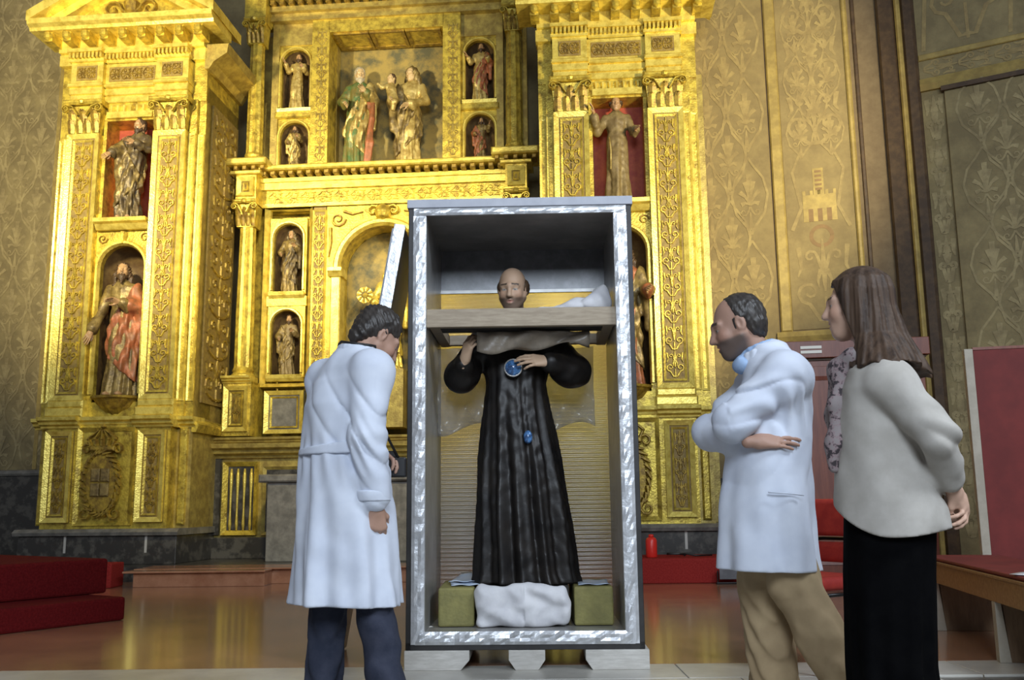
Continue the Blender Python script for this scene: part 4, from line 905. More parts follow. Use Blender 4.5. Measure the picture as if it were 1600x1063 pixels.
ROWS = [(0.0, 0.21, 0.175), (0.06, 0.20, 0.165), (0.45, 0.17, 0.145), (0.85, 0.165, 0.135), (1.0, 0.165, 0.13), (1.15, 0.14, 0.115), (1.30, 0.175, 0.12), (1.40, 0.175, 0.105), (1.46, 0.11, 0.085), (1.50, 0.07, 0.06)]
def statue(label, pos, H, robe=ROBEG, cloak=None, side=1, flesh=FLESH, hair='short', hairm=SHAIR, beard=True, beardm=None,
           ra=((0.27, 0.05, 1.12), (0.20, 0.22, 1.05)), la=((-0.27, 0.05, 1.12), (-0.22, 0.24, 1.2)), sway=0.03, lean=0.0, headrot=(0.0, 0.0), tw=4.0,
           nf=9, h=0.014, amp=0.022, name='saint_statue', group=None, hands=('open', 'open'), turn=0.0, veilm=None, base=None, lower=True):
    rt = root(name, label, 'statue', RW(*pos), pi-YAW+turn, group); rt.scale = (H/1.72,)*3
    rows = [(z, sway*sin(pi*z/1.1)+lean*z, 0.0, a, b) for z, a, b in ROWS]
    cxt = lambda z: sway*sin(pi*z/1.1)+lean*z
    lo = (-0.62, -0.35, -0.03); hi = (0.62, 0.50, 1.75)
    def fold(th, z): 
        A = amp*np.clip(1.25-z, 0.18, 1.0)
        return A*(np.sin(nf*th+tw*z+1.2*np.sin(3*z+th))+0.5*np.sin((nf*2-3)*th-tw*1.3*z))
    v = Vol(lo, hi, h)
    v.loft(rows, 0, fold, 0.03)
    v.ell((cxt(0.6)+0.06*side, 0.10, 0.62), (0.07, 0.07, 0.20), 0.08)       # forward knee
    for sgn, (el, wr) in ((1, ra), (-1, la)):
        sh = np.array([sgn*0.165+cxt(1.4), 0.0, 1.385]); el = np.array(el)+[cxt(1.2), 0, 0]; wr = np.array(wr)+[cxt(1.2), 0, 0]
        v.chain([sh, el, wr], [0.068, 0.062, 0.068], 0.045)
        d = (wr-el)/np.linalg.norm(wr-el); v.cone(wr, wr-np.array([0, 0, 0.09])-d*0.05, 0.05, 0.03, 0.05)
    v.disp(lambda X, Y, Z: 0.006*n3(X, Y, Z, 38, 1.0))
    link('robe', v.mesh('robe'), robe, rt)
    if cloak is not None:
        v = Vol(lo, hi, h)
        r2 = [(z, c, -0.015, a+0.035, b+0.035) for z, c, _, a, b in rows[1:-1]]
        v.loft(r2, 0, lambda th, z: 0.024*np.sin(7*th-9*z+1.5*np.sin(4*z))+0.010*np.sin(15*th+5*z), 0.03)
        sh = np.array([-side*0.165+cxt(1.4), 0.0, 1.385]); ar = la if side > 0 else ra
        v.chain([sh, np.array(ar[0])+[cxt(1.2), 0, 0], 0.35*np.array(ar[0])+0.65*np.array(ar[1])+[cxt(1.2), 0, 0]], [0.09, 0.085, 0.09], 0.05)
        w_ = np.array(ar[0])+[cxt(1.2), 0, 0]; v.cone(w_, w_+np.array([0, 0, -0.45]), 0.07, 0.05, 0.06)
        v.disp(lambda X, Y, Z: 0.008*n3(X, Y, Z, 30, 2.0))
        v.clip(lambda X, Y, Z: np.maximum(np.where(Y > -0.06, (Z-(1.12-side*X*1.9))*0.45, -1), ((0.38+side*X*0.9)-Z)*0.7)+0*X)
        link('cloak', v.mesh('cloak'), cloak, rt)
    hx = cxt(1.5); R = rotx(rotz_(I3, headrot[0]), headrot[1]); hp = (hx+0.0, 0.02, 1.615)
    hd = mshare('head', HEADM, flesh, rt, hp, R)
    if hair: mshare('veil' if hair == 'veil' else 'hair', HAIRM[hair], (veilm or robe) if hair == 'veil' else hairm, rt, hp, R)
    if beard: mshare('beard', BEARDM, beardm or hairm, rt, hp, R)
    for i, (sgn, (el, wr)) in enumerate(((1, ra), (-1, la))):
        el = np.array(el)+[cxt(1.2), 0, 0]; wr = np.array(wr)+[cxt(1.2), 0, 0]; d = wr-el; Rh = basis(d, (0, 0.3, 1)); Rh = roty(Rh, -sgn*0.9)
        mshare('hand', HANDM[hands[i]], flesh, rt, wr+d/np.linalg.norm(d)*0.05, Rh, (-sgn*1.05 if True else 1, 1.05, 1.05))
    if lower:
        fm = MB()
        for s_ in (-1, 1): MB().lathe([(0.0, 0.0), (0.05, 0.01), (0.045, 0.035), (0.0, 0.06)], (s_*0.08, 0.17, 0.0), 8, sx=0.8, sy=1.6).build('foot', flesh, rt, smooth=True)
    if base is not None: MB().prism([(-0.24, -0.05), (0.24, -0.05), (0.22, 0.0), (-0.22, 0.0)], -0.18, 0.25).build('base', base, rt)
    return rt

statue('apostle in red cloak and olive tunic in the arched niche of the left tower', (-3.55, 0.20, 2.275), 1.78, ROBEG, ROBER, 1, hair='long', ra=((0.27, 0.02, 1.10), (0.30, 0.16, 0.86)), la=((-0.25, 0.0, 1.12), (-0.10, 0.20, 1.16)), sway=-0.03, headrot=(0.35, 0.18), tw=1.5)
statue('saint in swirling dark olive drapery in the red niche of the left tower', (-3.53, 0.14, 4.625), 1.42, ROBED, ROBEG, -1, hair='short', ra=((0.26, 0.08, 1.20), (0.30, 0.22, 1.10)), la=((-0.24, 0.08, 1.18), (-0.12, 0.24, 1.22)), sway=0.05, lean=-0.05, tw=-7, headrot=(-0.3, -0.1), amp=0.03)
fri = statue('friar in brown habit with raised hand in the red niche of the right tower', (2.98, 0.16, 4.625), 1.42, ROBEBR, None, 1, hair='tonsure', beard=False, ra=((0.30, 0.06, 1.14), (0.34, 0.20, 1.34)), la=((-0.26, 0.05, 1.12), (-0.28, 0.22, 1.10)), sway=0.0, tw=0.5, nf=7)
mb = MB().tube([(0.12, 0.13, 1.03), (0.10, 0.16, 0.8), (0.11, 0.16, 0.5)], 0.012, 6); mb.build('rope_girdle', ROBEC, fri, smooth=True)
statue('saint in salmon red robe in the niche of the right tower beside the crate', (3.02, 0.20, 2.275), 1.78, ROBER, ROBEG, 1, hair='long', ra=((0.27, 0.02, 1.10), (0.22, 0.24, 1.0)), la=((-0.27, 0.06, 1.14), (-0.26, 0.30, 1.12)), tw=1.0)
sm = dict(h=0.02, lower=False)
y2 = Yc+0.30; y1 = Yc+0.22
statue('small saint with arms spread in the top left niche of the retable', (CU-1.38, y2, 6.66), 0.90, ROBEC, None, hair='short', ra=((0.27, 0.05, 1.18), (0.30, 0.2, 1.34)), **sm)
s6 = statue('small saint leaning over a child in the niche under the top left one', (CU-1.38, y2, 5.74), 0.68, ROBEG, ROBEC, -1, hair='long', lean=0.05, **sm)
statue('small saint in red and gold in the top right niche of the retable', (CU+1.38, y2, 6.66), 0.92, ROBEC, ROBER, 1, hair='short', ra=((0.27, 0.05, 1.15), (0.32, 0.15, 1.25)), **sm)
statue('small saint in rust red cloak in the niche under the top right one', (CU+1.38, y2, 5.74), 0.68, ROBEG, ROBER, -1, hair='long', la=((-0.27, 0.05, 1.2), (-0.32, 0.2, 1.34)), **sm)
statue('small veiled saint in the upper niche left of the large arch', (CU-1.39, y1, 3.87), 0.92, ROBEG, ROBED, 1, hair='veil', veilm=ROBED, beard=False, **sm)
statue('small robed saint in the lower niche left of the large arch', (CU-1.39, y1, 2.68), 0.86, ROBEBR, ROBEG, -1, hair='short', headrot=(0.2, -0.1), **sm)
# large relief: old man, and woman with child
jo = statue('old man with white beard in green robe and red cloak in the large relief', (-0.80, Yc+0.38, 5.70), 1.62, ROBEGR, ROBEC, 1, flesh=FLESHP, hair='short', hairm=SHAIRW, ra=((0.26, 0.06, 1.15), (0.16, 0.26, 1.05)), la=((-0.25, 0.05, 1.14), (-0.18, 0.26, 1.2)), headrot=(0.35, -0.15), tw=2.5, lower=False)
v = Vol((-0.42, -0.1, 0.0), (-0.02, 0.35, 1.35), 0.012); v.chain([(-0.22, 0.10, 1.2), (-0.27, 0.17, 0.8), (-0.23, 0.19, 0.4), (-0.20, 0.19, 0.05)], [0.05, 0.055, 0.06, 0.05], 0.03); v.disp(lambda X, Y, Z: 0.014*np.sin(55*X+8*Z))
link('cloak_lining', v.mesh('cloak_lining'), ROBER, jo, label='red cloak lining')
mv = statue('gilded veiled woman carrying a child in the large relief', (-0.02, Yc+0.40, 5.70), 1.60, ROBEC, ROBEG, -1, flesh=FLESHP, hair='veil', veilm=ROBEG, beard=False, ra=((0.27, 0.08, 1.12), (0.24, 0.26, 1.08)), la=((-0.26, 0.06, 1.12), (-0.06, 0.28, 1.0)), headrot=(-0.45, -0.15), tw=-2, lower=False)
v = Vol((0.0, 0.05, 0.85), (0.5, 0.5, 1.55), 0.012)
v.chain([(0.22, 0.27, 1.08), (0.25, 0.26, 1.25), (0.25, 0.25, 1.33)], [0.085, 0.075, 0.055], 0.03); v.chain([(0.2, 0.3, 1.08), (0.18, 0.38, 1.0), (0.20, 0.36, 0.88)], [0.06, 0.05, 0.035], 0.03)
v.chain([(0.30, 0.28, 1.31), (0.38, 0.34, 1.26), (0.44, 0.38, 1.31)], [0.04, 0.033, 0.026], 0.02); v.disp(lambda X, Y, Z: 0.006*n3(X, Y, Z, 55))
ch = link('child', v.mesh('child'), ROBEC, mv, label='carved child on her arm')
mshare('child_head', HEADM, FLESHP, ch, (0.25, 0.26, 1.44), rotz_(I3, -0.4), 0.72); mshare('child_hair', HAIRM['short'], SHAIR, ch, (0.25, 0.26, 1.44), rotz_(I3, -0.4), 0.72)
gs = statue('gilded statue of a woman inside the large round arch', (-0.30, Yc+0.42, 2.78), 1.50, GOLDB, GOLD, 1, flesh=GOLDB, hair='veil', veilm=GOLDB, beard=False, headrot=(0.1, -0.1), base=GOLD, lower=False, h=0.018)
MB().box(-0.3, 0.3, -0.2, 0.3, -0.98*1.72/1.5*0.88, -0.055).build('pedestal', GOLDO, gs)
mb = MB()
for k in range(9):
    a = 2*pi*k/9; mb.ribbon([(0.34+0.06*cos(a), 1.16+0.06*sin(a)), (0.34+0.10*cos(a), 1.16+0.10*sin(a)), (0.34+0.13*cos(a), 1.16+0.13*sin(a))], 0.03, 0.09, 0.0, 0.03)
mb.lathe([(0, -0.06), (0.06, 0), (0, 0.06)], (0.34, 0.02, 1.16), 8)
mb.build('gilded_rose', GOLDB, gs, rot=(0, 0, pi), loc=(0.68, 0.30, 0))

# ---------------------------------------------------------------- crate with the black-robed statue
SHEET = mat('ribbed_translucent_sheet', (0.86, 0.86, 0.84), rough=0.26, trans=0.95)
_nt = SHEET.node_tree; _w = _nt.nodes.new('ShaderNodeTexWave'); _w.bands_direction = 'Z'; _w.inputs['Scale'].default_value = 12; _tc = _nt.nodes.new('ShaderNodeTexCoord')
_bp = _nt.nodes.new('ShaderNodeBump'); _bp.inputs['Strength'].default_value = 0.5; _bp.inputs['Distance'].default_value = 0.01
_nt.links.new(_tc.outputs['Object'], _w.inputs['Vector']); _nt.links.new(_w.outputs['Fac'], _bp.inputs['Height']); _nt.links.new(_bp.outputs[0], _nt.nodes['Principled BSDF'].inputs['Normal'])
CX, CY = 0.05, 5.20; CR = radians(-1.5)
cr = root('transport_crate', 'tall open-fronted transport crate edged with silver foil tape', 'crate', (CX, CY, 0), CR)
Hf, D = 0.625, 0.86
MB().box(-Hf, -Hf+0.03, 0, D, 0.10, 2.50).build('side_panel', BLACKP, cr, bevel=0.003)
MB().box(Hf-0.03, Hf, 0, D, 0.10, 2.50).build('side_panel', BLACKP, cr, bevel=0.003)
MB().box(-Hf+0.031, -Hf+0.10, 0.01, D-0.03, 0.13, 2.47).build('side_lining', LINING, cr)
MB().box(Hf-0.10, Hf-0.031, 0.01, D-0.03, 0.13, 2.47).build('side_lining', LINING, cr)
MB().box(-Hf-0.008, Hf+0.008, -0.012, D+0.01, 2.50, 2.55).build('top_panel', LIDTOP, cr, bevel=0.004)
MB().box(-Hf+0.031, Hf-0.031, 0.0, D, 2.47, 2.50).build('top_lining', LINING, cr)
MB().box(-Hf, Hf, 0, D, 0.10, 0.14).build('bottom_panel', BLACKP, cr, bevel=0.003)
MB().box(-Hf+0.10, Hf-0.10, 0.03, D-0.03, 0.14, 0.19).build('inner_floor', LINING, cr)
MB().box(-Hf+0.03, Hf-0.03, D-0.026, D-0.018, 0.14, 2.20).build('back_sheet', SHEET, cr, label='translucent ribbed back sheet')
MB().box(-Hf+0.03, Hf-0.03, D-0.03, D-0.012, 2.20, 2.47).build('upper_back_panel', GREYP, cr)
MB().box(-Hf+0.10, Hf-0.10, D-0.05, D-0.03, 2.185, 2.205).build('back_batten', LINING, cr)
def foilstrip(x0, x1, z0, z1, nx, nz, amp, name='foil_tape'):
    vs = []; rnd = random.Random(x0*7+z0*3)
    for i in range(nx+1):
        for j in range(nz+1):
            e = i in (0, nx) or j in (0, nz)
            vs.append((x0+(x1-x0)*i/nx, -0.006 if e else -0.008-rnd.random()*amp, z0+(z1-z0)*j/nz))
    fs = [(i*(nz+1)+j, (i+1)*(nz+1)+j, (i+1)*(nz+1)+j+1, i*(nz+1)+j+1) for i in range(nx) for j in range(nz)]
    mb = MB().add(vs, fs); mb.box(x0, x1, -0.005, 0.012, z0, z1)
    mb.build(name, FOIL, cr, smooth=False)
foilstrip(-Hf+0.028, -Hf+0.098, 0.13, 2.455, 4, 60, 0.006); foilstrip(Hf-0.098, Hf-0.028, 0.13, 2.455, 4, 60, 0.006)
foilstrip(-Hf+0.03, Hf-0.03, 2.457, 2.497, 40, 3, 0.005); foilstrip(-Hf+0.05, Hf-0.05, 0.128, 0.195, 44, 4, 0.012)
for (a, b, c, d) in ((-0.63, -0.29, -0.63, -0.335), (-0.085, 0.105, -0.05, 0.07), (0.315, 0.645, 0.35, 0.645)):
    MB().prism([(c, 0.0), (d, 0.0), (b, 0.05), (b, 0.10), (a, 0.10), (a, 0.05 if a != -0.63 else 0.02)], -0.01, D).build('skid', SKIDM, cr, bevel=0.003)
MB().box(-0.6, 0.6, 0.3, 0.6, 0.06, 0.0995).build('cross_board', FOAMD, cr)
# neck brace: pine frame with black foam under it
br = MB().box(-0.527, 0.527, 0.03, 0.075, 1.822, 1.925).build('brace_beam', BEAMW, cr, bevel=0.004)
for s_ in (-1, 1): MB().box(s_*0.49-0.03, s_*0.49+0.03, 0.075, D-0.06, 1.835, 1.90).build('brace_rail', BEAMW, br, bevel=0.003)
MB().box(-0.46, 0.46, 0.076, 0.27, 1.83, 1.86).build('brace_pad', FOAMD, br, bevel=0.006)
MB().box(-0.46, 0.46, D-0.12, D-0.06, 1.84, 1.90).build('brace_back_bar', BEAMW, br)
MB().lathe([(0, 0), (0.012, 0.003), (0.0, 0.007)], (-0.49, -0.02, 0.22), 8).build('rivet', LABELW, cr)

def sheetmesh(fn, nu, nv, thick=0.006):
    vs = [fn(i/nu, j/nv) for i in range(nu+1) for j in range(nv+1)]
    return MB().add(vs, [(i*(nv+1)+j, (i+1)*(nv+1)+j, (i+1)*(nv+1)+j+1, i*(nv+1)+j+1) for i in range(nu) for j in range(nv)])
def sheet(name, fn, nu, nv, m, label, cat, thick=0.004):
    o = sheetmesh(fn, nu, nv).build(name, m, smooth=True)
    s = o.modifiers.new('thickness', 'SOLIDIFY'); s.thickness = thick; s.offset = 0
    return tag(o, label, cat)
sheet('wrap_sheet', lambda u, v_: (-0.20+0.64*u, 5.36+0.018*sin(9*u+3*v_)+0.012*sin(23*u+4*v_)+0.03*v_, 1.815-v_*(0.095+0.022*sin(5*u+0.6)+0.012*sin(14*u))), 30, 6, WRAP, 'greyish brown wrapping sheet across the chest under the brace', 'wrapping')
for i, (x0, x1, lb) in enumerate(((-0.47, -0.12, 'crumpled clear plastic film hanging on the left behind the statue sleeve'), (0.12, 0.50, 'crumpled clear plastic film hanging on the right behind the statue sleeve'))):
    sheet('plastic_film', lambda u, v_: (x0+(x1-x0)*u, 5.86+0.02*sin(11*u+7*v_)+0.015*sin(19*v_-8*u), 1.80-0.50*v_-0.04*sin(5*u+1)*v_), 18, 18, FILM, lb, 'plastic film', 0.002)
# white cloth lying on the brace
v = Vol((0.1, 5.2, 1.88), (0.66, 5.6, 2.14), 0.008)
for p in (((0.27, 5.40, 1.93), (0.16, 0.10, 0.035)), ((0.42, 5.38, 1.95), (0.13, 0.11, 0.06)), ((0.50, 5.36, 1.98), (0.06, 0.08, 0.07)), ((0.525, 5.35, 2.03), (0.02, 0.03, 0.05))): v.ell(p[0], p[1], 0.06)
v.disp(lambda X, Y, Z: 0.016*(1-np.abs(np.sin(17*X+9*Z+4*np.sin(11*Y))))**2+0.006*n3(X, Y, Z, 40)); v.clip(lambda X, Y, Z: 1.928-Z+0*X+0*Y)
tag(link('white_cloth', v.mesh('white_cloth'), CLOTHW), 'white cloth heaped on the right end of the brace beam', 'cloth')
# blocks and cloth under the statue
tag(MB().box(-0.42, -0.222, 5.42, 5.95, 0.192, 0.40).build('foam_block', BLOCKY, bevel=0.012), 'yellow green foam block on the left under the statue', 'foam block', 'foam blocks in the crate')
tag(MB().box(0.325, 0.54, 5.42, 5.95, 0.192, 0.40).build('foam_block', BLOCKY, bevel=0.012), 'yellow green foam block on the right under the statue', 'foam block', 'foam blocks in the crate')
v = Vol((-0.24, 5.30, 0.16), (0.34, 5.5, 0.46), 0.006)
for a in np.linspace(0, 1, 8): v.cone((-0.17, 5.405, 0.225+a*0.155), (0.255, 5.405, 0.225+a*0.155), 0.035, 0.035, 0.03)
v.disp(lambda X, Y, Z: 0.009*np.sin(26*X+20*np.abs(Z-0.3)*np.sign(X-0.05)+30*Z)+0.006*n3(X, Y, Z, 46)); v.clip(lambda X, Y, Z: 0.192-Z+0*X+0*Y)
tag(link('cloth_wrap', v.mesh('cloth_wrap'), CLOTHW), 'white cloth folded over the front of the statue base', 'cloth')
for i, (x0, x1, y0, y1, z, a, lb) in enumerate(((-0.37, -0.21, 5.50, 5.86, 0.402, 0.1, 'bluish white paper sheet left of the robe hem'), (-0.35, -0.20, 5.62, 5.93, 0.412, -0.2, 'bluish white paper folded behind the left sheet'), (0.36, 0.53, 5.46, 5.80, 0.402, -0.05, 'bluish white paper sheet right of the robe hem'))):
    cxp, cyp = (x0+x1)/2, (y0+y1)/2
    o = sheetmesh(lambda u, w_: ((u-0.5)*(x1-x0), (w_-0.5)*(y1-y0), 0.004+0.006*sin(5*u+3*w_)**2+(0.03*w_**3 if i == 1 else 0)), 8, 8).build('paper_sheet', PAPERB, loc=(cxp, cyp, z), rot=(0, 0, a), smooth=True)
    s = o.modifiers.new('thickness', 'SOLIDIFY'); s.thickness = 0.002; tag(o, lb, 'paper', 'papers in the crate')

# the black-robed statue
SX, SY = 0.06, 5.66; sb = np.array([SX, SY, 0.19])
st = root('saint_statue', 'life-size statue of a balding saint in a glossy black robe inside the crate', 'statue', sb)
MB().box(-0.24, 0.24, -0.18, 0.22, 0.0, 0.21).build('plinth', FOAMD, st)
v = Vol((-0.48, 5.30, 0.38), (0.58, 6.0, 2.02), 0.009)
rows = [(0.405, 0.075, 5.66, 0.30, 0.21), (0.46, 0.070, 5.66, 0.285, 0.20), (0.8, 0.055, 5.66, 0.26, 0.185), (1.1, 0.04, 5.66, 0.235, 0.165), (1.40, 0.022, 5.66, 0.195, 0.14), (1.55, 0.02, 5.66, 0.18, 0.13), (1.72, 0.03, 5.67, 0.215, 0.13), (1.85, 0.03, 5.68, 0.195, 0.11), (1.93, 0.02, 5.68, 0.10, 0.085), (1.99, 0.01, 5.67, 0.075, 0.07)]
v.loft(rows, 0, lambda th, z: np.clip(1.75-z, 0.1, 1.0)*(0.016*np.sin(13*th+0.6*np.sin(2*z))+0.010*np.sin(23*th+1.4*z+np.sin(5*th)))+0.004*np.sin(9*z+4*th), 0.02)
v.chain([(-0.15, 5.66, 1.84), (-0.31, 5.64, 1.60), (-0.28, 5.51, 1.65)], [0.085, 0.085, 0.06], 0.05)
v.chain([(0.20, 5.66, 1.84), (0.37, 5.62, 1.62), (0.22, 5.47, 1.65)], [0.085, 0.085, 0.062], 0.05)
v.ell((0.33, 5.58, 1.60), (0.10, 0.09, 0.075), 0.05); v.ell((-0.29, 5.6, 1.59), (0.085, 0.08, 0.085), 0.05)
v.disp(lambda X, Y, Z: 0.005*n3(X, Y, Z, 42, 0.7))
link('robe', v.mesh('robe', sb), ROBEK, st)
RH = rotx(rotz_(basis((-0.18, -1, 0)), 0.0), -0.22); hc = np.array([0.005, 5.60, 2.115])
def skincol(base, hc, R, s=1.0, beard=None, lips=(0.45, 0.20, 0.16)):
    def f(V):
        c = np.tile(np.array(base, float), (len(V), 1)); q = ((V-hc) @ R)/s; x, y, z = q[:, 0], q[:, 1], q[:, 2]; ax = np.abs(x)
        def mix(m, col): c[:] = c*(1-m[:, None])+np.array(col)*m[:, None]
        g = lambda d, r: np.clip(1.6-d/r*1.2, 0, 1)
        hd = (z > -0.14) & (np.abs(y) < 0.14) & (ax < 0.12)
        mix(0.35*hd*g(np.sqrt((ax-0.04)**2+(y-0.07)**2+(z+0.03)**2), 0.03), (base[0]*1.0, base[1]*0.72, base[2]*0.66))
        if beard is not None:
            mb_ = hd*np.clip((y+0.03)/0.03, 0, 1)*np.clip((-0.040-z+0.25*np.clip(y-0.06, 0, 1)*0-0.5*np.clip(0.05-ax, 0, 0.05)*0)/0.012, 0, 1)*(np.sqrt((x*0.8)**2+(z+0.066)**2) > 0.013)
            mix(beard[3]*mb_, beard[:3])
        mix(0.85*hd*(y > 0.08)*g(np.sqrt((x*0.55)**2+((z+0.066)*1.2)**2), 0.011), lips)
        mix(0.9*hd*(y > 0.055)*(np.abs(z-0.028+0.12*(ax-0.03)) < 0.0055)*(ax > 0.012)*(ax < 0.052), (0.03, 0.022, 0.016))
        de = np.sqrt((ax-0.031)**2+((z+0.001)*2.4)**2); mix(0.9*hd*(y > 0.06)*(de < 0.0145), (0.42, 0.40, 0.37)); mix(1.0*hd*(y > 0.06)*(de < 0.0068), (0.02, 0.015, 0.012))
        return np.clip(c, 0, 1)
    return f
v = Vol((-0.16, 5.40, 1.86), (0.18, 5.80, 2.29), 0.005); head_sdf(v, hc, RH, 1.06); v.cone(hc+RH @ np.array([0, -0.03, -0.06]), (0.015, 5.67, 1.88), 0.055, 0.07, 0.03)
link('head', v.mesh('head', sb, skincol((0.50, 0.33, 0.22), hc, RH, 1.06, (0.09, 0.06, 0.045, 0.75))), SKIN, st)
v = Vol((-0.16, 5.40, 1.95), (0.18, 5.80, 2.29), 0.006)
for s_ in (-1, 1): v.ell(hc+RH @ np.array([s_*0.068, -0.040, 0.005]), (0.030, 0.058, 0.052), 0.02, RH)
v.ell(hc+RH @ np.array([0, -0.085, 0.0]), (0.07, 0.035, 0.055), 0.03, RH); v.disp(lambda X, Y, Z: 0.004*n3(X, Y, Z, 170))
link('hair', v.mesh('hair', sb), SHAIR, st)
for (wr, d, up, cl, th, sd, el) in (((-0.275, 5.47, 1.665), (0.25, -0.25, 0.93), (-0.6, -0.6, 0.1), (0.55, 0.6, 0.65, 0.7), 0.7, -1, None), ((0.215, 5.45, 1.655), (-0.95, -0.22, 0.05), (0.1, -0.8, 0.5), (0.30, 0.22, 0.25, 0.35), 0.3, 1, None)):
    wr = np.array(wr); y_ = np.array(d)/np.linalg.norm(d); z_ = np.array(up)-np.dot(up, y_)*y_; z_ /= np.linalg.norm(z_); x_ = np.cross(y_, z_); Rh = np.stack([x_, y_, z_], 1)
    v = Vol(wr-0.26, wr+0.26, 0.0045); hand_sdf(v, wr, Rh, 1.08, sd, cl, th)
    link('hand', v.mesh('hand', sb, lambda V: np.tile([0.56, 0.38, 0.25], (len(V), 1))), SKIN, st)
em = MB().lathe([(0.0, -0.012), (0.042, -0.010), (0.05, 0.0), (0.042, 0.010), (0.0, 0.014)], (0, 0, 0), 18).build('medallion', GLASSB, st, loc=np.array([0.005, 5.485, 1.625])-sb, rot=(pi/2, 0, 0), smooth=True, label='blue round medallion held at the chest')
MB().tube([(0.049*cos(a), 0.0, 0.049*sin(a)) for a in np.linspace(0, 2*pi, 21)], 0.006, 6, cap=False).build('rim', LINING, em, rot=(-pi/2, 0, 0), smooth=True)
mb = MB()
for k in range(0):
    a = 2*pi*k/14; mb.prism([(0.045*cos(a-0.12), 0.045*sin(a-0.12)), (0.045*cos(a+0.12), 0.045*sin(a+0.12)), (0.06*cos(a), 0.06*sin(a))], -0.004, 0.004)
MB().lathe([(0.0, -0.012), (0.022, -0.006), (0.026, 0.0), (0.018, 0.006), (0.0, 0.010)], (0, 0, 0), 12, sy=1.5).build('blue_spot', GLASSB, st, loc=np.array([0.085, 5.483, 1.225])-sb, rot=(pi/2, 0, 0), smooth=True)  # small blue disc set on the robe front

# crate lid leaning beside the crate
a = atY(625, 352, 5.42); x1, z1 = a[0], a[2]; x0 = x1-0.40; L = sqrt((x1-x0)**2+z1**2); t = atan2(x1-x0, z1)
ld = root('crate_lid', 'silver foil edged crate lid leaning against the left side of the crate', 'crate lid', (x0, 5.42, 0.0))
ld.rotation_euler = (0, t, 0)
MB().box(-0.025, 0.025, 0.012, 0.62, 0.012, L).build('board', LIDTOP, ld, bevel=0.003)
MB().box(-0.032, 0.032, 0.0, 0.011, 0.012, L+0.004).build('foil_edge', FOIL, ld)
MB().box(-0.045, -0.027, 0.02, 0.6, 0.02, L-0.02).build('lid_lining', GREYP, ld)

# ---------------------------------------------------------------- people
def bodymesh(name, rt, base, J, hc, RHd, hs, lo, hi, colf, hands, h=0.005, chest=1.0, sex='m'):
    """one continuous skin: trunk, neck, head, arms with fingers, legs with feet"""
    v = Vol(lo, hi, h); A = {k: np.array(p, float) for k, p in J.items()}
    pel, che, nk = A['pelvis'], A['chest'], A['neck']
    rr = (A['shr']-A['shl'])/2; rr = rr/np.linalg.norm(rr)
    R = np.stack([rr, np.cross([0, 0, 1], rr), np.array([0, 0, 1])], 1)
    kk = 1.0 if sex == 'm' else 0.8; v.ell(pel, (0.145*kk, 0.105*kk, 0.11), 0.04, R); v.ell((pel+che)/2, (0.12*kk, 0.09*kk, 0.16), 0.05, R); v.ell(che, (0.16*chest, 0.11, 0.17), 0.06, R)
    for s_ in ('l', 'r'):
        v.cone(nk-[0, 0, 0.05], A['sh'+s_], 0.045, 0.055, 0.05); v.chain([A['sh'+s_], A['el'+s_], A['wr'+s_]], [0.052, 0.040, 0.026], 0.02)
        hip = pel+(A['kn'+s_]-pel)*0.08+(rr if s_ == 'r' else -rr)*0.09
        v.chain([hip, A['kn'+s_], A['an'+s_]], [0.080*kk, 0.055*kk, 0.036], 0.03)
        f = A['toe'+s_]; v.chain([A['an'+s_]-[0, 0, 0.03], f], [0.038, 0.026], 0.02)
    v.cone(nk-[0, 0, 0.06], hc+RHd @ np.array([0, -0.03, -0.05])*hs, 0.062, 0.054, 0.03)
    head_sdf(v, hc, RHd, hs)
    for (wr, d, back, sd, cl, th) in hands:
        y_ = np.array(d, float); y_ /= np.linalg.norm(y_); z_ = np.array(back, float); z_ -= z_ @ y_*y_; z_ /= np.linalg.norm(z_); x_ = np.cross(y_, z_)
        hand_sdf(v, np.array(wr), np.stack([x_, y_, z_], 1), 1.02 if sex == 'm' else 0.92, sd, cl, th)
    return link('body', v.mesh('body', base, colf, relax=1), SKIN, rt)
def crease(ph, w=3): return (1-np.abs(np.sin(ph)))**w
def wrinkle(f, a, ph=0.0): return lambda X, Y, Z: a*n3(X, Y, Z, f, ph)+0.5*a*n3(X+0.3, Y, Z, f*1.9, ph+2)
def shoe(rt, base, an, toe, m=LEATHER):
    an = np.array(an); toe = np.array(toe); d = (toe-an)*[1, 1, 0]; d /= np.linalg.norm(d)
    p = an*[1, 1, 0]; v = Vol(np.minimum(p, toe)-0.2, np.maximum(p, toe)+0.2, 0.008); R = basis(d)
    v.ell(p+d*0.09+[0, 0, 0.035], (0.048, 0.135, 0.04), 0.03, R); v.cone(p-d*0.02+[0, 0, 0.05], p-d*0.02+[0, 0, 0.10], 0.045, 0.045, 0.03); v.ell(p+d*0.02+[0, 0, 0.05], (0.045, 0.08, 0.045), 0.03, R)
    v.clip(lambda X, Y, Z: 0.002-Z+0*X+0*Y); link('shoe', v.mesh('shoe', base), m, rt)
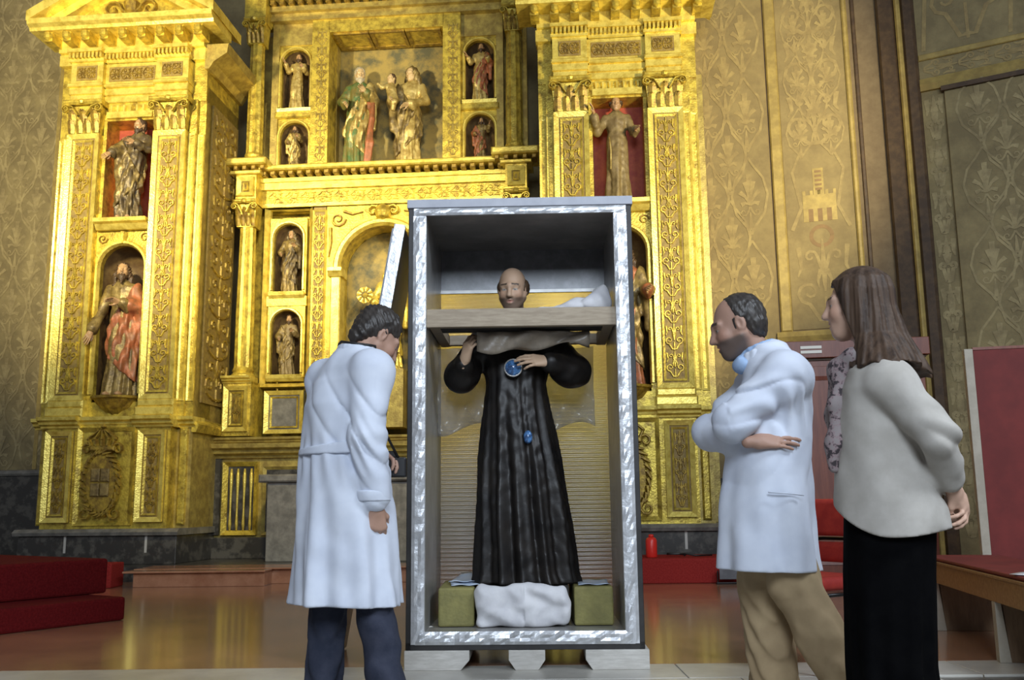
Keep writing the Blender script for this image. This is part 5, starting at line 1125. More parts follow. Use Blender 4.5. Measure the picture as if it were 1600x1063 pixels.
def trousers(rt, base, J, m, radii, top, ph, lo, hi, belt=None):
    v = Vol(lo, hi, 0.008); A = {k: np.array(p, float) for k, p in J.items()}; rr = (A['shr']-A['shl']); rr = rr*[1, 1, 0]; rr /= np.linalg.norm(rr)
    R = np.stack([rr, np.cross([0, 0, 1], rr), np.array([0, 0, 1])], 1)
    v.ell(A['pelvis'], (0.16, 0.12, 0.12), 0.04, R)
    for s_ in ('l', 'r'):
        hip = A['pelvis']+(A['kn'+s_]-A['pelvis'])*0.1+(rr if s_ == 'r' else -rr)*0.085
        an = A['an'+s_]; v.chain([hip, A['kn'+s_], an-[0, 0, 0.02]], radii, 0.03)
    v.disp(lambda X, Y, Z: 0.007*np.sin(34*Z+16*X+9*np.sin(11*Y+ph))*np.clip(1.1-Z, 0.2, 1)+0.004*n3(X, Y, Z, 45, ph)); v.clip(lambda X, Y, Z: np.maximum(0.045-Z, Z-top)+0*X+0*Y)
    link('trousers', v.mesh('trousers', base), m, rt)

# --- man on the left in a white coat, seen from behind, looking down at the crate
bs = np.array([-0.70, 4.22, 0.0]); pl_ = root('person', 'person in white coat and dark trousers seen from behind, left of the crate', 'person', bs)
F = np.array([0.77, 0.64, 0]); F /= np.linalg.norm(F); Rr = np.array([F[1], -F[0], 0])
J = dict(pelvis=(-0.71, 4.20, 0.93), chest=(-0.73, 4.19, 1.27), neck=(-0.685, 4.21, 1.50), shl=(-0.84, 4.32, 1.41), shr=(-0.595, 4.04, 1.41),
         ell=(-0.82, 4.46, 1.15), wrl=(-0.66, 4.44, 1.08), elr=(-0.605, 3.99, 1.13), wrr=(-0.575, 4.03, 0.855),
         knl=(-0.80, 4.27, 0.50), anl=(-0.815, 4.25, 0.09), toel=(-0.68, 4.38, 0.03), knr=(-0.595, 4.14, 0.50), anr=(-0.52, 4.12, 0.09), toer=(-0.43, 4.24, 0.03))
hc = np.array([-0.605, 4.275, 1.597]); RM = rotx(basis((0.86, 0.51, 0)), -0.62)
bodymesh('body', pl_, bs, J, hc, RM, 1.05, (-1.05, 3.80, 0.0), (-0.28, 4.75, 1.78), skincol((0.42, 0.25, 0.18), hc, RM, 1.05),
         [((-0.573, 4.035, 0.845), (0.10, 0.10, -1), (0.35, -0.85, 0.0), -1, (0.75, 0.8, 0.85, 0.9), 0.8), ((-0.645, 4.44, 1.08), (0.8, -0.3, -0.1), (0, 0.3, 1), 1, (0.6, 0.6, 0.6, 0.6), 0.5)])
trousers(pl_, bs, J, JEANS, [0.10, 0.080, 0.076], 0.98, 0.4, (-1.05, 3.9, 0.0), (-0.25, 4.6, 1.05))
shoe(pl_, bs, J['anl'], J['toel']); shoe(pl_, bs, J['anr'], J['toer'])
v = Vol((-1.08, 3.78, 0.40), (-0.35, 4.70, 1.60), 0.0065); ang = atan2(Rr[1], Rr[0])
rows = [(0.43, -0.715, 4.20, 0.255, 0.225), (0.70, -0.718, 4.20, 0.238, 0.210), (0.95, -0.728, 4.20, 0.222, 0.19), (1.10, -0.735, 4.20, 0.212, 0.172), (1.28, -0.738, 4.19, 0.218, 0.158), (1.38, -0.725, 4.19, 0.215, 0.135), (1.445, -0.715, 4.19, 0.17, 0.105), (1.50, -0.695, 4.20, 0.10, 0.088), (1.535, -0.68, 4.205, 0.082, 0.080)]
v.loft(rows, ang, lambda th, z: np.clip(1.12-z, 0, 0.7)*(0.024*np.sin(7*th+1.0)+0.016*np.sin(12*th+2*z))+0.006*np.sin(5*th+9*z)+0.006*np.exp(-((z-1.04)**2)/0.01)*np.sin(17*th+9*z), 0.03)
v.chain([J['shr'], J['elr'], np.array(J['wrr'])+[0, 0, 0.03]], [0.084, 0.078, 0.066], 0.022); v.chain([J['shl'], J['ell'], J['wrl']], [0.084, 0.072, 0.058], 0.022)
for k_ in ('shl', 'shr'): v.cone((-0.70, 4.20, 1.455), np.array(J[k_])+[0, 0, 0.0], 0.07, 0.082, 0.07)
v.disp(lambda X, Y, Z: 0.006*np.sin(70*Z+25*Y+8*np.sin(20*X))*np.exp(-((Z-1.08)**2)/0.012)*(X > -0.67)+0.004*n3(X, Y, Z, 24, 1.3)+0.013*crease(9*Z+7*(X-Y)+2*np.sin(9*X+5*Z))*np.clip((Z-0.75)*3, 0, 1)*np.clip((1.45-Z)*5, 0, 1)+0.008*crease(11*(X-0.8*Y)+1.2*Z)*np.clip((1.05-Z)*4, 0, 1))
v.clip(lambda X, Y, Z: 0.435+0.012*np.sin(6*X)-Z+0*Y); v.cone((-0.675, 4.21, 1.50), (-0.64, 4.24, 1.62), 0.066, 0.070, 0.01, 's'); v.hollow(0.016, 0.60)
ct = link('coat', v.mesh('coat', bs), COATW, pl_)
v = Vol((-1.0, 3.85, 1.02), (-0.4, 4.55, 1.16), 0.006)       # half belt on the back
v.loft([(1.065, -0.735, 4.20, 0.226, 0.188), (1.115, -0.735, 4.20, 0.222, 0.182)], ang, None, 0.01)
v.clip(lambda X, Y, Z: np.maximum((X+0.735)*F[0]+(Y-4.20)*F[1]+0.03, np.maximum(1.06+0.10*(X+0.75)-Z, Z-1.11-0.10*(X+0.75)))); link('back_belt', v.mesh('back_belt', bs), COATW, ct)
v = Vol((-0.80, 3.9, 1.46), (-0.55, 4.35, 1.60), 0.005)       # collar
for k in range(14):
    a0 = -0.15*pi+1.3*pi*k/14; a1 = -0.15*pi+1.3*pi*(k+1)/14; c0 = np.array([-0.682, 4.208, 1.525]); q = lambda a: c0+Rr*0.078*cos(a)-F*0.076*sin(a)+np.array([0, 0, 0.012*sin(a)])
    v.cone(q(a0), q(a1), 0.016, 0.016, 0.01); v.cone(q(a0)-[0, 0, 0.022], q(a1)-[0, 0, 0.022], 0.017, 0.017, 0.015)
link('collar', v.mesh('collar', bs), COATW, ct)
v = Vol((-0.70, 3.93, 0.84), (-0.46, 4.14, 0.94), 0.005); v.cone((-0.583, 4.022, 0.90), (-0.577, 4.028, 0.872), 0.070, 0.068, 0.005); v.clip(lambda X, Y, Z: np.maximum(0.868-Z, Z-0.912)+0*X+0*Y); link('cuff', v.mesh('cuff', bs), COATW, ct)
v = Vol(hc-0.17, hc+0.17, 0.005); Tm = lambda p: hc+RM @ np.array(p)*1.05      # short dark hair
v.ell(Tm((0, -0.026, 0.040)), np.array((0.086, 0.103, 0.094))*1.05, 0.02, RM); v.ell(Tm((0, -0.075, -0.03)), (0.072, 0.045, 0.065), 0.03, RM)
q = lambda X, Y, Z: ((X-hc[0])*RM[0, 0]+(Y-hc[1])*RM[1, 0]+(Z-hc[2])*RM[2, 0], (X-hc[0])*RM[0, 1]+(Y-hc[1])*RM[1, 1]+(Z-hc[2])*RM[2, 1], (X-hc[0])*RM[0, 2]+(Y-hc[1])*RM[1, 2]+(Z-hc[2])*RM[2, 2])
def hclip(X, Y, Z):
    x, y, z = q(X, Y, Z); return np.maximum(np.minimum(y-0.062-0.35*(z-0.07), y+0.035+0*z), np.minimum(y-0.02+0.0*z, 0.015-z))*0.6
v.disp(lambda X, Y, Z: 0.005*n3(X, Y, Z, 95, 0.4)+0.003*np.sin(240*X+160*Y+90*Z)); v.clip(lambda X, Y, Z: (lambda x, y, z: np.maximum(y-0.068, np.minimum(y-0.012, 0.028-z)))(*q(X, Y, Z)))
link('hair', v.mesh('hair', bs), HAIRB, pl_)
# camera on a neck strap, hanging in front of him
cb = np.array([-0.555, 4.40, 1.02]); cm = root('photo_camera', 'black photo camera hanging on a neck strap in front of the person at left', 'camera', cb); 
MB().box(-0.07, 0.07, -0.03, 0.03, -0.045, 0.045).build('camera_body', BLKPLA, cm, bevel=0.008); MB().lathe([(0.036, 0.0), (0.038, 0.06), (0.034, 0.075), (0.028, 0.06), (0.0, 0.055)], (0, 0, 0), 18).build('lens', BLKPLA, cm, loc=(0, 0.03, 0), rot=(-pi/2, 0, 0), smooth=True)
MB().prism([(-0.025, 0.0), (0.025, 0.0), (0.018, 0.03), (-0.018, 0.03)], -0.025, 0.025).build('viewfinder', BLKPLA, cm, loc=(0, 0, 0.044), bevel=0.004)
c0 = np.array([-0.682, 4.208, 1.555]); pts = [cb+[-0.07, 0, 0.03], np.array([-0.70, 4.36, 1.25])]+[c0+Rr*0.088*cos(a)*1.05-F*0.086*sin(a)+np.array([0, 0, 0.006-0.02*abs(cos(a))]) for a in np.linspace(pi*1.12, -0.12*pi, 13)]+[np.array([-0.60, 4.30, 1.40]), np.array([-0.60, 4.33, 1.22]), cb+[0.04, -0.02, 0.03]]
MB().tube([p-cb for p in pts], 0.006, 6).build('strap', BLKPLA, cm, smooth=True)
cm.rotation_euler = (0, 0, 0)

# --- bearded man on the right in a white coat, arms crossed
bs = np.array([1.10, 4.06, 0.0]); pr_ = root('person', 'balding bearded person in white coat and khaki trousers with crossed arms', 'person', bs)
F = np.array([-0.97, 0.24, 0]); F /= np.linalg.norm(F); Rr = np.array([F[1], -F[0], 0])
J = dict(pelvis=(1.06, 4.06, 0.93), chest=(1.09, 4.05, 1.25), neck=(1.075, 4.05, 1.465), shl=(1.105, 3.875, 1.345), shr=(1.09, 4.225, 1.345),
         ell=(0.885, 3.86, 1.165), wrl=(0.92, 4.07, 1.15), elr=(0.87, 4.22, 1.15), wrr=(0.935, 3.965, 1.075),
         knl=(1.13, 3.985, 0.52), anl=(1.335, 3.97, 0.09), toel=(1.15, 4.0, 0.03), knr=(1.045, 4.16, 0.50), anr=(1.085, 4.20, 0.09), toer=(0.90, 4.25, 0.03))
hc = np.array([0.965, 4.055, 1.594]); RM = rotx(basis((-0.985, 0.17, 0)), -0.30)
bodymesh('body', pr_, bs, J, hc, RM, 1.08, (0.60, 3.70, 0.0), (1.48, 4.45, 1.80), skincol((0.40, 0.235, 0.17), hc, RM, 1.08, (0.075, 0.062, 0.055, 0.82)),
         [((0.965, 3.842, 1.085), (0.97, 0.02, 0.06), (0.05, -0.75, 0.6), -1, (0.16, 0.16, 0.17, 0.18), 0.9), ((0.93, 4.10, 1.15), (0.4, 0.9, 0.1), (-0.9, 0.3, 0.2), 1, (0.3, 0.3, 0.3, 0.3), 0.4)])
trousers(pr_, bs, J, KHAKI, [0.095, 0.10, 0.098], 0.98, 1.7, (0.75, 3.75, 0.0), (1.55, 4.45, 1.05))
shoe(pr_, bs, J['anl'], J['toel']); shoe(pr_, bs, J['anr'], J['toer'])
v = Vol((0.66, 3.68, 0.53), (1.42, 4.42, 1.56), 0.0065); ang = atan2(Rr[1], Rr[0])
rows = [(0.55, 1.043, 4.06, 0.245, 0.210), (0.75, 1.050, 4.06, 0.235, 0.195), (0.95, 1.062, 4.06, 0.222, 0.180), (1.10, 1.077, 4.05, 0.212, 0.165), (1.22, 1.088, 4.05, 0.212, 0.155), (1.33, 1.098, 4.05, 0.212, 0.135), (1.40, 1.105, 4.05, 0.185, 0.112), (1.455, 1.095, 4.05, 0.11, 0.090), (1.49, 1.065, 4.05, 0.08, 0.078)]
v.loft(rows, ang, lambda th, z: np.clip(1.05-z, 0, 0.6)*(0.024*np.sin(6*th+0.4)+0.016*np.sin(11*th+3*z))+0.006*np.sin(4*th+11*z), 0.03)
v.chain([J['shl'], J['ell'], J['wrl']], [0.092, 0.082, 0.064], 0.022); v.chain([J['shr'], J['elr'], np.array([0.925, 4.0, 1.10])], [0.090, 0.080, 0.062], 0.022)
for k_ in ('shl', 'shr'): v.cone((1.10, 4.05, 1.435), np.array(J[k_])+[0.01, 0, 0.0], 0.07, 0.09, 0.08)
v.ell((1.13, 4.05, 1.25), (0.11, 0.19, 0.17), 0.06)
v.disp(lambda X, Y, Z: 0.007*np.sin(62*(Z*0.75+X*0.65)+5*np.sin(13*X-7*Z))*np.exp(-((Z-1.24)**2)/0.018)*(X > 0.85)*np.clip((1.28-X)/0.1, 0, 1)+0.004*n3(X, Y, Z, 22, 0.9)+0.018*crease(18*(Z*0.8+X*0.75)+1.8*np.sin(12*X-7*Z)+3*Y)*np.clip((Z-1.08)*6, 0, 1)*np.clip((1.42-Z)*6, 0, 1)+0.009*crease(10*(Z-0.5*X)+2*np.sin(8*X))*np.clip((1.10-Z)*6, 0, 1)*np.clip((Z-0.85)*6, 0, 1)+0.008*crease(12*X-2*Z+3*Y)*np.clip((0.95-Z)*5, 0, 1))
v.clip(lambda X, Y, Z: 0.575-0.03*(X-1.0)-Z+0*Y); v.cone((1.045, 4.05, 1.47), (0.99, 4.06, 1.60), 0.066, 0.074, 0.01, 's'); v.hollow(0.016, 0.72)
ct = link('coat', v.mesh('coat', bs), COATW, pr_)
c0 = np.array([1.06, 4.05, 1.475])
v = Vol((0.88, 3.85, 1.26), (1.25, 4.25, 1.60), 0.005)       # coat collar and lapel
for k in range(14):
    a0 = -0.35*pi+1.7*pi*k/14; a1 = -0.35*pi+1.7*pi*(k+1)/14; qq = lambda a: c0+Rr*0.082*cos(a)-F*0.078*sin(a)+np.array([0, 0, 0.028*sin(a)])
    v.cone(qq(a0), qq(a1), 0.014, 0.014, 0.01); v.cone(qq(a0)-[0, 0, 0.025], qq(a1)-[0, 0, 0.025], 0.016, 0.016, 0.015)
link('collar', v.mesh('collar', bs), COATW, ct)
v = Vol((0.90, 3.92, 1.38), (1.16, 4.18, 1.56), 0.005)       # blue shirt collar inside
for k in range(14):
    a0 = -0.42*pi+1.84*pi*k/14; a1 = -0.42*pi+1.84*pi*(k+1)/14; qq = lambda a: c0+np.array([-0.012, 0, 0.018])+Rr*0.068*cos(a)-F*0.066*sin(a)+np.array([0, 0, 0.026*sin(a)])
    v.cone(qq(a0), qq(a1), 0.011, 0.011, 0.01)
v.chain([qq(-0.42*pi), (0.962, 4.01, 1.44)], [0.012, 0.008], 0.02); v.ell((0.985, 4.04, 1.42), (0.05, 0.06, 0.04), 0.02)
link('shirt', v.mesh('shirt', bs), SHIRTB, pr_)
MB().tube([np.array(q_)-bs for q_ in ((1.0, 3.822, 0.885), (1.07, 3.812, 0.880), (1.14, 3.822, 0.872))], 0.0035, 6).build('pocket_welt', COATW, ct, smooth=True)
v = Vol(hc-0.18, hc+0.18, 0.005); Tm = lambda p: hc+RM @ np.array(p)*1.08    # hair round the sides and back
q2 = lambda X, Y, Z: tuple(((X-hc[0])*RM[0, i]+(Y-hc[1])*RM[1, i]+(Z-hc[2])*RM[2, i])/1.08 for i in range(3))
v.ell(Tm((0, -0.030, 0.030)), np.array((0.083, 0.097, 0.096))*1.08, 0.02, RM); v.ell(Tm((0, -0.07, -0.03)), np.array((0.072, 0.042, 0.055))*1.08, 0.03, RM)
v.disp(lambda X, Y, Z: 0.003*n3(X, Y, Z, 120)+0.0015*np.sin(260*X+120*Z))
v.clip(lambda X, Y, Z: (lambda x, y, z: np.maximum(y+0.004-0.16*z, np.minimum(y+0.028, 0.012-z)))(*q2(X, Y, Z))*0.9)
for s_ in (-1, 1): v.cone(Tm((s_*0.068, 0.008, 0.015)), Tm((s_*0.063, 0.012, -0.03)), 0.010, 0.007, 0.01)
link('hair', v.mesh('hair', bs), HAIRB, pr_)

# --- woman on the right in a pale jacket, hands clasped behind her back
bs = np.array([1.28, 3.37, 0.0]); pw = root('person', 'person with long brown hair and pale jacket, hands clasped behind the back', 'person', bs)
F = np.array([-0.90, 0.44, 0]); F /= np.linalg.norm(F); Rr = np.array([F[1], -F[0], 0])
J = dict(pelvis=(1.285, 3.37, 0.88), chest=(1.275, 3.36, 1.17), neck=(1.285, 3.36, 1.37), shl=(1.264, 3.205, 1.238), shr=(1.358, 3.48, 1.238),
         ell=(1.39, 3.145, 1.055), wrl=(1.475, 3.275, 0.90), elr=(1.475, 3.50, 1.06), wrr=(1.535, 3.40, 0.885),
         knl=(1.22, 3.30, 0.46), anl=(1.24, 3.28, 0.09), toel=(1.07, 3.35, 0.03), knr=(1.28, 3.44, 0.46), anr=(1.30, 3.46, 0.09), toer=(1.12, 3.54, 0.03))
hc = np.array([1.232, 3.37, 1.542]); RM = rotx(basis((-0.90, 0.44, 0)), -0.05)
bodymesh('body', pw, bs, J, hc, RM, 0.99, (0.92, 3.0, 0.0), (1.75, 3.75, 1.75), skincol((0.58, 0.37, 0.27), hc, RM, 0.99),
         [((1.487, 3.292, 0.885), (0.55, 0.45, -0.55), (0.6, -0.75, 0.1), 1, (0.55, 0.6, 0.65, 0.7), 0.5), ((1.545, 3.395, 0.875), (-0.02, -0.65, -0.55), (0.95, -0.2, 0.3), -1, (0.5, 0.55, 0.6, 0.65), 0.4)], chest=0.9, sex='f')
shoe(pw, bs, J['anl'], J['toel']); shoe(pw, bs, J['anr'], J['toer'])
v = Vol((0.98, 3.05, 0.02), (1.62, 3.72, 0.95), 0.008); ang = atan2(Rr[1], Rr[0])
v.loft([(0.04, 1.275, 3.37, 0.15, 0.135), (0.3, 1.265, 3.37, 0.155, 0.135), (0.6, 1.28, 3.37, 0.165, 0.145), (0.78, 1.295, 3.37, 0.17, 0.15), (0.92, 1.29, 3.37, 0.155, 0.13)], ang, lambda th, z: np.clip(0.8-z, 0, 0.6)*(0.030*np.cos(2*th)*0+0.02*np.sin(6*th+1)+0.012*np.sin(11*th)), 0.02)
link('trousers', v.mesh('trousers', bs), BLACKC, pw)
v = Vol((0.98, 3.02, 0.70), (1.64, 3.72, 1.42), 0.0055)
rows = [(0.70, 1.305, 3.37, 0.205, 0.190), (0.85, 1.298, 3.37, 0.20, 0.180), (1.0, 1.283, 3.365, 0.175, 0.152), (1.14, 1.272, 3.36, 0.168, 0.140), (1.23, 1.275, 3.36, 0.172, 0.125), (1.29, 1.282, 3.36, 0.165, 0.105), (1.335, 1.285, 3.36, 0.105, 0.085), (1.37, 1.28, 3.36, 0.075, 0.068)]
v.loft(rows, ang, lambda th, z: 0.004*np.sin(5*th+8*z)+0.005*np.sin(3*th-22*z)*np.clip(1.1-z, 0, 1), 0.03)
v.chain([J['shl'], J['ell'], np.array(J['wrl'])+[-0.012, -0.012, 0.02]], [0.076, 0.066, 0.052], 0.018)
for k_ in ('shl', 'shr'): v.cone((1.285, 3.36, 1.305), np.array(J[k_]), 0.05, 0.072, 0.06)
v.chain([J['shr'], J['elr'], np.array(J['wrr'])+[-0.006, 0.012, 0.02]], [0.075, 0.064, 0.050], 0.018)
v.disp(lambda X, Y, Z: 0.006*np.sin(75*(Z*0.9-X*0.35)+4*np.sin(16*X+9*Y))*np.exp(-(((X-1.40)**2+(Z-1.05)**2))/0.012)+0.003*n3(X, Y, Z, 26, 0.2)+0.015*crease(15*(Z*0.95-X*0.45)+1.5*np.sin(14*X+6*Z)+2*Y)*np.clip((X-1.30)*8, 0, 1)*np.clip((1.24-Z)*6, 0, 1)+0.006*crease(9*Z+3*X)*np.clip((1.0-Z)*6, 0, 1))
def hem(X, Y, Z):
    f = (X-1.30)*F[0]+(Y-3.37)*F[1]; return 0.728+2.6*np.clip(f+0.02, 0, 1)**2+0.9*np.clip(-0.02-f, 0, 1)**2-Z
v.clip(hem); v.cone((1.275, 3.365, 1.36), (1.25, 3.37, 1.45), 0.056, 0.060, 0.01, 's'); v.hollow(0.014, 0.82)
ct = link('jacket', v.mesh('jacket', bs), JACKET, pw)
v = Vol((0.98, 3.15, 0.90), (1.32, 3.60, 1.46), 0.006)        # patterned scarf
v.chain([(1.27, 3.27, 1.36), (1.19, 3.30, 1.34), (1.15, 3.36, 1.30), (1.20, 3.44, 1.34)], [0.025, 0.03, 0.032, 0.028], 0.03)
v.chain([(1.155, 3.34, 1.30), (1.13, 3.34, 1.18), (1.115, 3.345, 1.05), (1.11, 3.35, 0.96)], [0.03, 0.028, 0.026, 0.022], 0.03); v.chain([(1.165, 3.40, 1.28), (1.15, 3.42, 1.15), (1.135, 3.43, 1.02)], [0.03, 0.028, 0.022], 0.03)
v.disp(lambda X, Y, Z: 0.005*np.sin(60*(X+0.6*Y)+4*np.sin(9*Z))); link('scarf', v.mesh('scarf', bs), SCARF, pw)
v = Vol((1.0, 3.14, 1.26), (1.52, 3.62, 1.74), 0.005)        # long straight hair
q3 = lambda X, Y, Z: tuple(((X-hc[0])*RM[0, i]+(Y-hc[1])*RM[1, i]+(Z-hc[2])*RM[2, i])/0.99 for i in range(3))
v.ell(hc+RM @ np.array((0, -0.026, 0.040)), (0.088, 0.105, 0.096), 0.02, RM)
v.loft([(1.28, 1.320, 3.33, 0.210, 0.130), (1.33, 1.308, 3.335, 0.180, 0.126), (1.42, 1.282, 3.35, 0.120, 0.112), (1.50, 1.262, 3.355, 0.108, 0.108), (1.58, 1.252, 3.36, 0.098, 0.103), (1.62, 1.25, 3.36, 0.08, 0.09)], ang, None, 0.03)
v.disp(lambda X, Y, Z: (0.0022*np.sin(46*np.arctan2(Y-3.36, X-1.27)+4*np.sin(7*Z))+0.005*np.sin(13*np.arctan2(Y-3.36, X-1.27)+5*Z))*np.clip((1.68-Z)/0.1, 0, 1)+0.006*np.sin(21*np.arctan2(Y-3.36, X-1.27))*np.clip((1.36-Z)/0.06, 0, 1))
def hairclip(X, Y, Z):
    x, y, z = q3(X, Y, Z); face = np.maximum(-(y-0.046-0.25*np.clip(z, -0.2, 0.2)), np.abs(x)-0.105); face = np.maximum(face, z-0.075)
    return np.maximum(-face, 1.288+0.016*np.sin(31*X+9*Y)+0.010*np.sin(67*X-21*Y)+0.014*np.sin(14*X+2)-0.10*(X-1.3)-Z)
v.clip(hairclip); link('hair', v.mesh('hair', bs), HAIRW, pw)

# ---------------------------------------------------------------- steps, furniture and small things
# marble step in front of the retable, with a projecting slab
ms = struct(MB().box(-4.25, 1.6, 11.05, 13.6, 0.0, 0.16).build('floor_step', MARBP, bevel=0.006))
for i in range(5): MB().box(-4.25+i*1.17+0.002, -4.25+(i+1)*1.17-0.002, 10.98, 11.6, 0.161, 0.178).build('step_slab', MARBP, ms, bevel=0.005)
MB().box(-4.15, -2.72, 10.72, 11.04, 0.0, 0.15).build('step_riser', MARBP, ms, bevel=0.006)
MB().box(-4.25, -2.70, 10.66, 10.975, 0.151, 0.172).build('step_slab', MARBP, ms, bevel=0.006)
struct(MB().box(-9, 9, 11.5, 14.4, 0.0, 0.17).build('floor_dais', MARBD))
# red carpeted blocks either side of it
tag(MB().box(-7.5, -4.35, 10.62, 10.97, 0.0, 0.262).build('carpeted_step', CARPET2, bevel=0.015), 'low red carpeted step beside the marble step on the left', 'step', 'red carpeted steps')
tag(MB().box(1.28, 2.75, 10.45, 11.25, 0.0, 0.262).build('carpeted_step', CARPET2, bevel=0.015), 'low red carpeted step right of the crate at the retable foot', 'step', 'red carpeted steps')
# red carpeted steps at the far left, running into the depth
d = np.array([0.54, 0.84, 0]); d /= np.linalg.norm(d); n = np.array([-d[1], d[0], 0])
rs = root('stair', 'shade-darkened red carpeted stair of two steps at the far left', 'stairs', (-3.01, 7.66, 0), atan2(d[1], d[0]))
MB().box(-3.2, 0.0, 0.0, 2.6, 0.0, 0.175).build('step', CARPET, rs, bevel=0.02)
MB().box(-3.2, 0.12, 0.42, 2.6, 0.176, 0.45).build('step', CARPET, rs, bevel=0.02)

# bench at the right edge
b0 = np.array([2.41, 4.5, 0]); bd = np.array([0.175, 0.985, 0]); bd /= np.linalg.norm(bd)
bn = root('bench', 'long wooden bench with red padded top at the right edge', 'bench', b0, atan2(bd[1], bd[0])-pi/2)
MB().box(0.0, 0.025, -1.0, 2.3, 0.31, 0.435).build('apron', OAK, bn, bevel=0.004); MB().box(0.45, 0.475, -1.0, 2.3, 0.31, 0.435).build('apron', OAK, bn, bevel=0.004)
MB().box(-0.015, 0.49, -1.02, 2.32, 0.436, 0.452).build('seat_board', OAK, bn, bevel=0.003); MB().box(-0.005, 0.48, -1.0, 2.3, 0.4525, 0.475).build('seat_pad', REDB, bn, bevel=0.010)
for y_ in (-0.75, 0.80, 2.1):
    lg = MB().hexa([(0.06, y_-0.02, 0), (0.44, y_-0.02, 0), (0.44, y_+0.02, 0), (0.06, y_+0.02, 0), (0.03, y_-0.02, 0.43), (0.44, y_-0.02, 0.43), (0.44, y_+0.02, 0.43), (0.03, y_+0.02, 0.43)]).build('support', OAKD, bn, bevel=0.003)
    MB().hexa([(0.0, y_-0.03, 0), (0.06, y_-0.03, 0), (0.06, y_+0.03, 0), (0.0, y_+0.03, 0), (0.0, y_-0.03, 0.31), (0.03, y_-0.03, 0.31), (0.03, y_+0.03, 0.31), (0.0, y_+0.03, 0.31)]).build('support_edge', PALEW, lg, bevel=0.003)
o = sheetmesh(lambda u, w_: (u*0.22, w_*0.30, 0.004+0.012*sin(3*u)*sin(4*w_)**2), 6, 6).build('paper_sheet', CLOTHW, loc=b0+bd*0.12+np.array([0.14, 0, 0.478]), rot=(0, 0, 0.4), smooth=True); s = o.modifiers.new('thickness', 'SOLIDIFY'); s.thickness = 0.003
tag(o, 'white paper lying on the red bench top at the right edge', 'paper')

# red screen behind the bench
a = atY(1506, 548, 7.1); rsn = root('screen', 'tall dark red screen panel with pale edge standing behind the bench', 'screen', (a[0], 7.1, 0), radians(-14))
hS = a[2]; MB().box(0.06, 1.7, 0.0, 0.06, 0.05, hS).build('panel', REDB, rsn, bevel=0.004); MB().box(0.0, 0.06, -0.005, 0.07, 0.0, hS+0.01).build('edge_post', PALEW, rsn, bevel=0.004); MB().box(0.06, 1.7, -0.005, 0.065, hS, hS+0.02).build('top_rail', REDW, rsn)
hd = MB().tube([(0.42, -0.05, 1.05), (0.52, -0.055, 1.05)], 0.012, 8).build('handle', BRASS, rsn, smooth=True); MB().box(0.40, 0.54, -0.04, -0.001, 1.03, 1.07).build('handle_plate', BRASS, hd, bevel=0.004)

# red wooden cabinet by the painted wall
a = atY(1234, 562, 9.4); ht = a[2]; cbn = root('cabinet', 'reddish brown wooden cabinet with two white label strips behind the people', 'cabinet', (a[0], 9.4, 0), radians(-10))
MB().box(0.0, 1.25, 0.0, 0.5, 0.08, ht-0.02).build('body', REDW, cbn, bevel=0.005); MB().box(-0.03, 1.28, -0.03, 0.52, 0.0, 0.08).build('base', REDW, cbn, bevel=0.005)
MB().box(-0.02, 1.27, -0.02, 0.5, ht-0.02, ht).build('shadow_strip', BROWNM, cbn); MB().box(-0.05, 1.30, -0.06, 0.5, ht, ht+0.17).build('head_board', REDW, cbn, bevel=0.006)  # strip under the head board is solid; a gap's shade put into its colour
for k in range(2):
    dr = MB().box(0.05+k*0.59, 0.60+k*0.59, -0.025, -0.001, 0.14, ht-0.08).build('door', REDW, cbn, bevel=0.004); MB().frame(0.10+k*0.59, 0.55+k*0.59, 0.25, ht-0.18, 0.04, -0.04, -0.02).build('door_moulding', REDW, dr)
    MB().lathe([(0.0, 0), (0.015, 0.005), (0.018, 0.02), (0.0, 0.03)], (0, 0, 0), 10).build('knob', BRASS, dr, loc=(0.56+k*0.1, -0.025, 1.1), rot=(pi/2, 0, 0), smooth=True)
for z_ in (0.045, 0.09): MB().box(0.10, 0.30, -0.068, -0.061, ht+z_, ht+z_+0.028).build('label_strip', LABELW, cbn)
MB().box(0.06, 0.15, -0.07, -0.026, ht-0.20, ht-0.12).build('lock', BROWNM, cbn, bevel=0.005)

# red upholstered chair behind the bearded man
cf = np.array([-0.85, -0.50, 0]); cf /= np.linalg.norm(cf)
chc = root('chair', 'red upholstered chair with black steel legs behind the khaki trousers', 'chair', (1.56, 5.20, 0), atan2(cf[1], cf[0])-pi/2)
def cushion(x0, x1, y0, y1, z0, z1, r):
    v = Vol((x0-0.04, y0-0.04, z0-0.04), (x1+0.04, y1+0.04, z1+0.04), 0.009); X, Y, Z = v.grid()
    cx_, cy_, cz_ = (x0+x1)/2, (y0+y1)/2, (z0+z1)/2; qx, qy, qz = np.abs(X-cx_)-(x1-x0)/2+r, np.abs(Y-cy_)-(y1-y0)/2+r, np.abs(Z-cz_)-(z1-z0)/2+r
    v.d = (np.sqrt(np.maximum(qx, 0)**2+np.maximum(qy, 0)**2+np.maximum(qz, 0)**2)+np.minimum(np.maximum(qx, np.maximum(qy, qz)), 0)-r).astype(np.float32); return v
link('seat', cushion(-0.23, 0.23, -0.22, 0.22, 0.40, 0.47, 0.034).mesh('seat'), REDV, chc)
v = cushion(-0.22, 0.22, -0.25, -0.19, 0.66, 0.86, 0.029); link('backrest', v.mesh('backrest'), REDV, chc)
link('lower_backrest', cushion(-0.21, 0.21, -0.245, -0.195, 0.52, 0.63, 0.024).mesh('lower_backrest'), REDV, chc)
MB().tube([(-0.23, -0.20, 0.635), (-0.12, -0.255, 0.645), (0.12, -0.255, 0.645), (0.23, -0.20, 0.635)], 0.010, 8).build('back_bar', STEEL, chc, smooth=True)
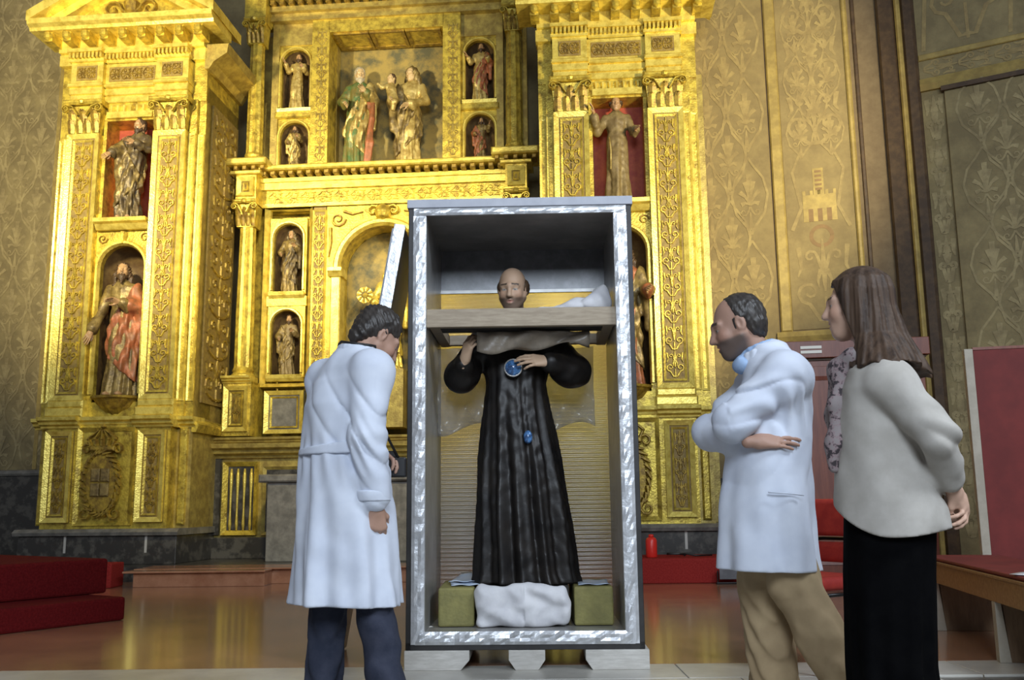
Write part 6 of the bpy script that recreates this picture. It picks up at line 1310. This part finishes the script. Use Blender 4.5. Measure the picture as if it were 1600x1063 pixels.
for s_ in (-1, 1):
    MB().tube([(s_*0.21, 0.20, 0.0), (s_*0.21, 0.19, 0.40)], 0.012, 8).build('leg', STEEL, chc, smooth=True)
    MB().tube([(s_*0.21, -0.24, 0.0), (s_*0.21, -0.20, 0.40), (s_*0.21, -0.225, 0.70)], 0.012, 8).build('leg', STEEL, chc, smooth=True)
    MB().tube([(s_*0.21, 0.19, 0.38), (s_*0.21, -0.20, 0.38)], 0.010, 8).build('seat_rail', STEEL, chc, smooth=True)

# canister, floodlight and cable at the retable foot
c = atY(1018, 861, 10.70); cn = root('canister', 'small red canister on the carpeted step right of the crate', 'canister', (c[0], 10.70, 0.262))
MB().lathe([(0.058, 0), (0.062, 0.01), (0.062, 0.18), (0.05, 0.205), (0.03, 0.215)], (0, 0, 0), 16).build('cup', REDPL, cn, smooth=True); MB().lathe([(0.028, 0.216), (0.03, 0.235), (0.02, 0.245), (0.0, 0.246)], (0, 0, 0), 12).build('lid', REDPL, cn, smooth=True)
c = atZ(1140, 913, 0.0); fl_ = root('floodlight', 'small dark floodlight standing on the floor by the carpeted step', 'lamp', (c[0], c[1], 0))
MB().box(-0.14, 0.14, -0.03, 0.03, 0.0, 0.02).build('base', STEEL, fl_, bevel=0.004); MB().tube([(-0.12, 0, 0.015), (-0.12, 0, 0.13), (-0.115, 0, 0.14)], 0.008, 6).build('yoke_arm', STEEL, fl_); MB().tube([(0.12, 0, 0.015), (0.12, 0, 0.13), (0.115, 0, 0.14)], 0.008, 6).build('yoke_arm', STEEL, fl_)
MB().hexa([(-0.11, -0.04, 0.05), (0.11, -0.04, 0.05), (0.09, 0.06, 0.05), (-0.09, 0.06, 0.05), (-0.11, -0.04, 0.19), (0.11, -0.04, 0.19), (0.09, 0.06, 0.15), (-0.09, 0.06, 0.15)]).build('housing', GREYP, fl_, bevel=0.006)
c = atY(1040, 860, 10.75); MBc = MB().tube([(0.0+0.09*cos(t)+0.02*sin(3*t), 0.05*sin(t), 0.012+0.010*t/6+0.02*max(0, sin(t*0.5))) for t in np.linspace(0, 4*pi, 40)]+[(0.2, -0.05, 0.012), (0.4, 0.05, 0.012)], 0.009, 6)
tag(MBc.build('cable', BLKPLA, loc=(c[0]+0.12, 10.78, 0.262), smooth=True), 'black cable coiled beside the red canister', 'cable')
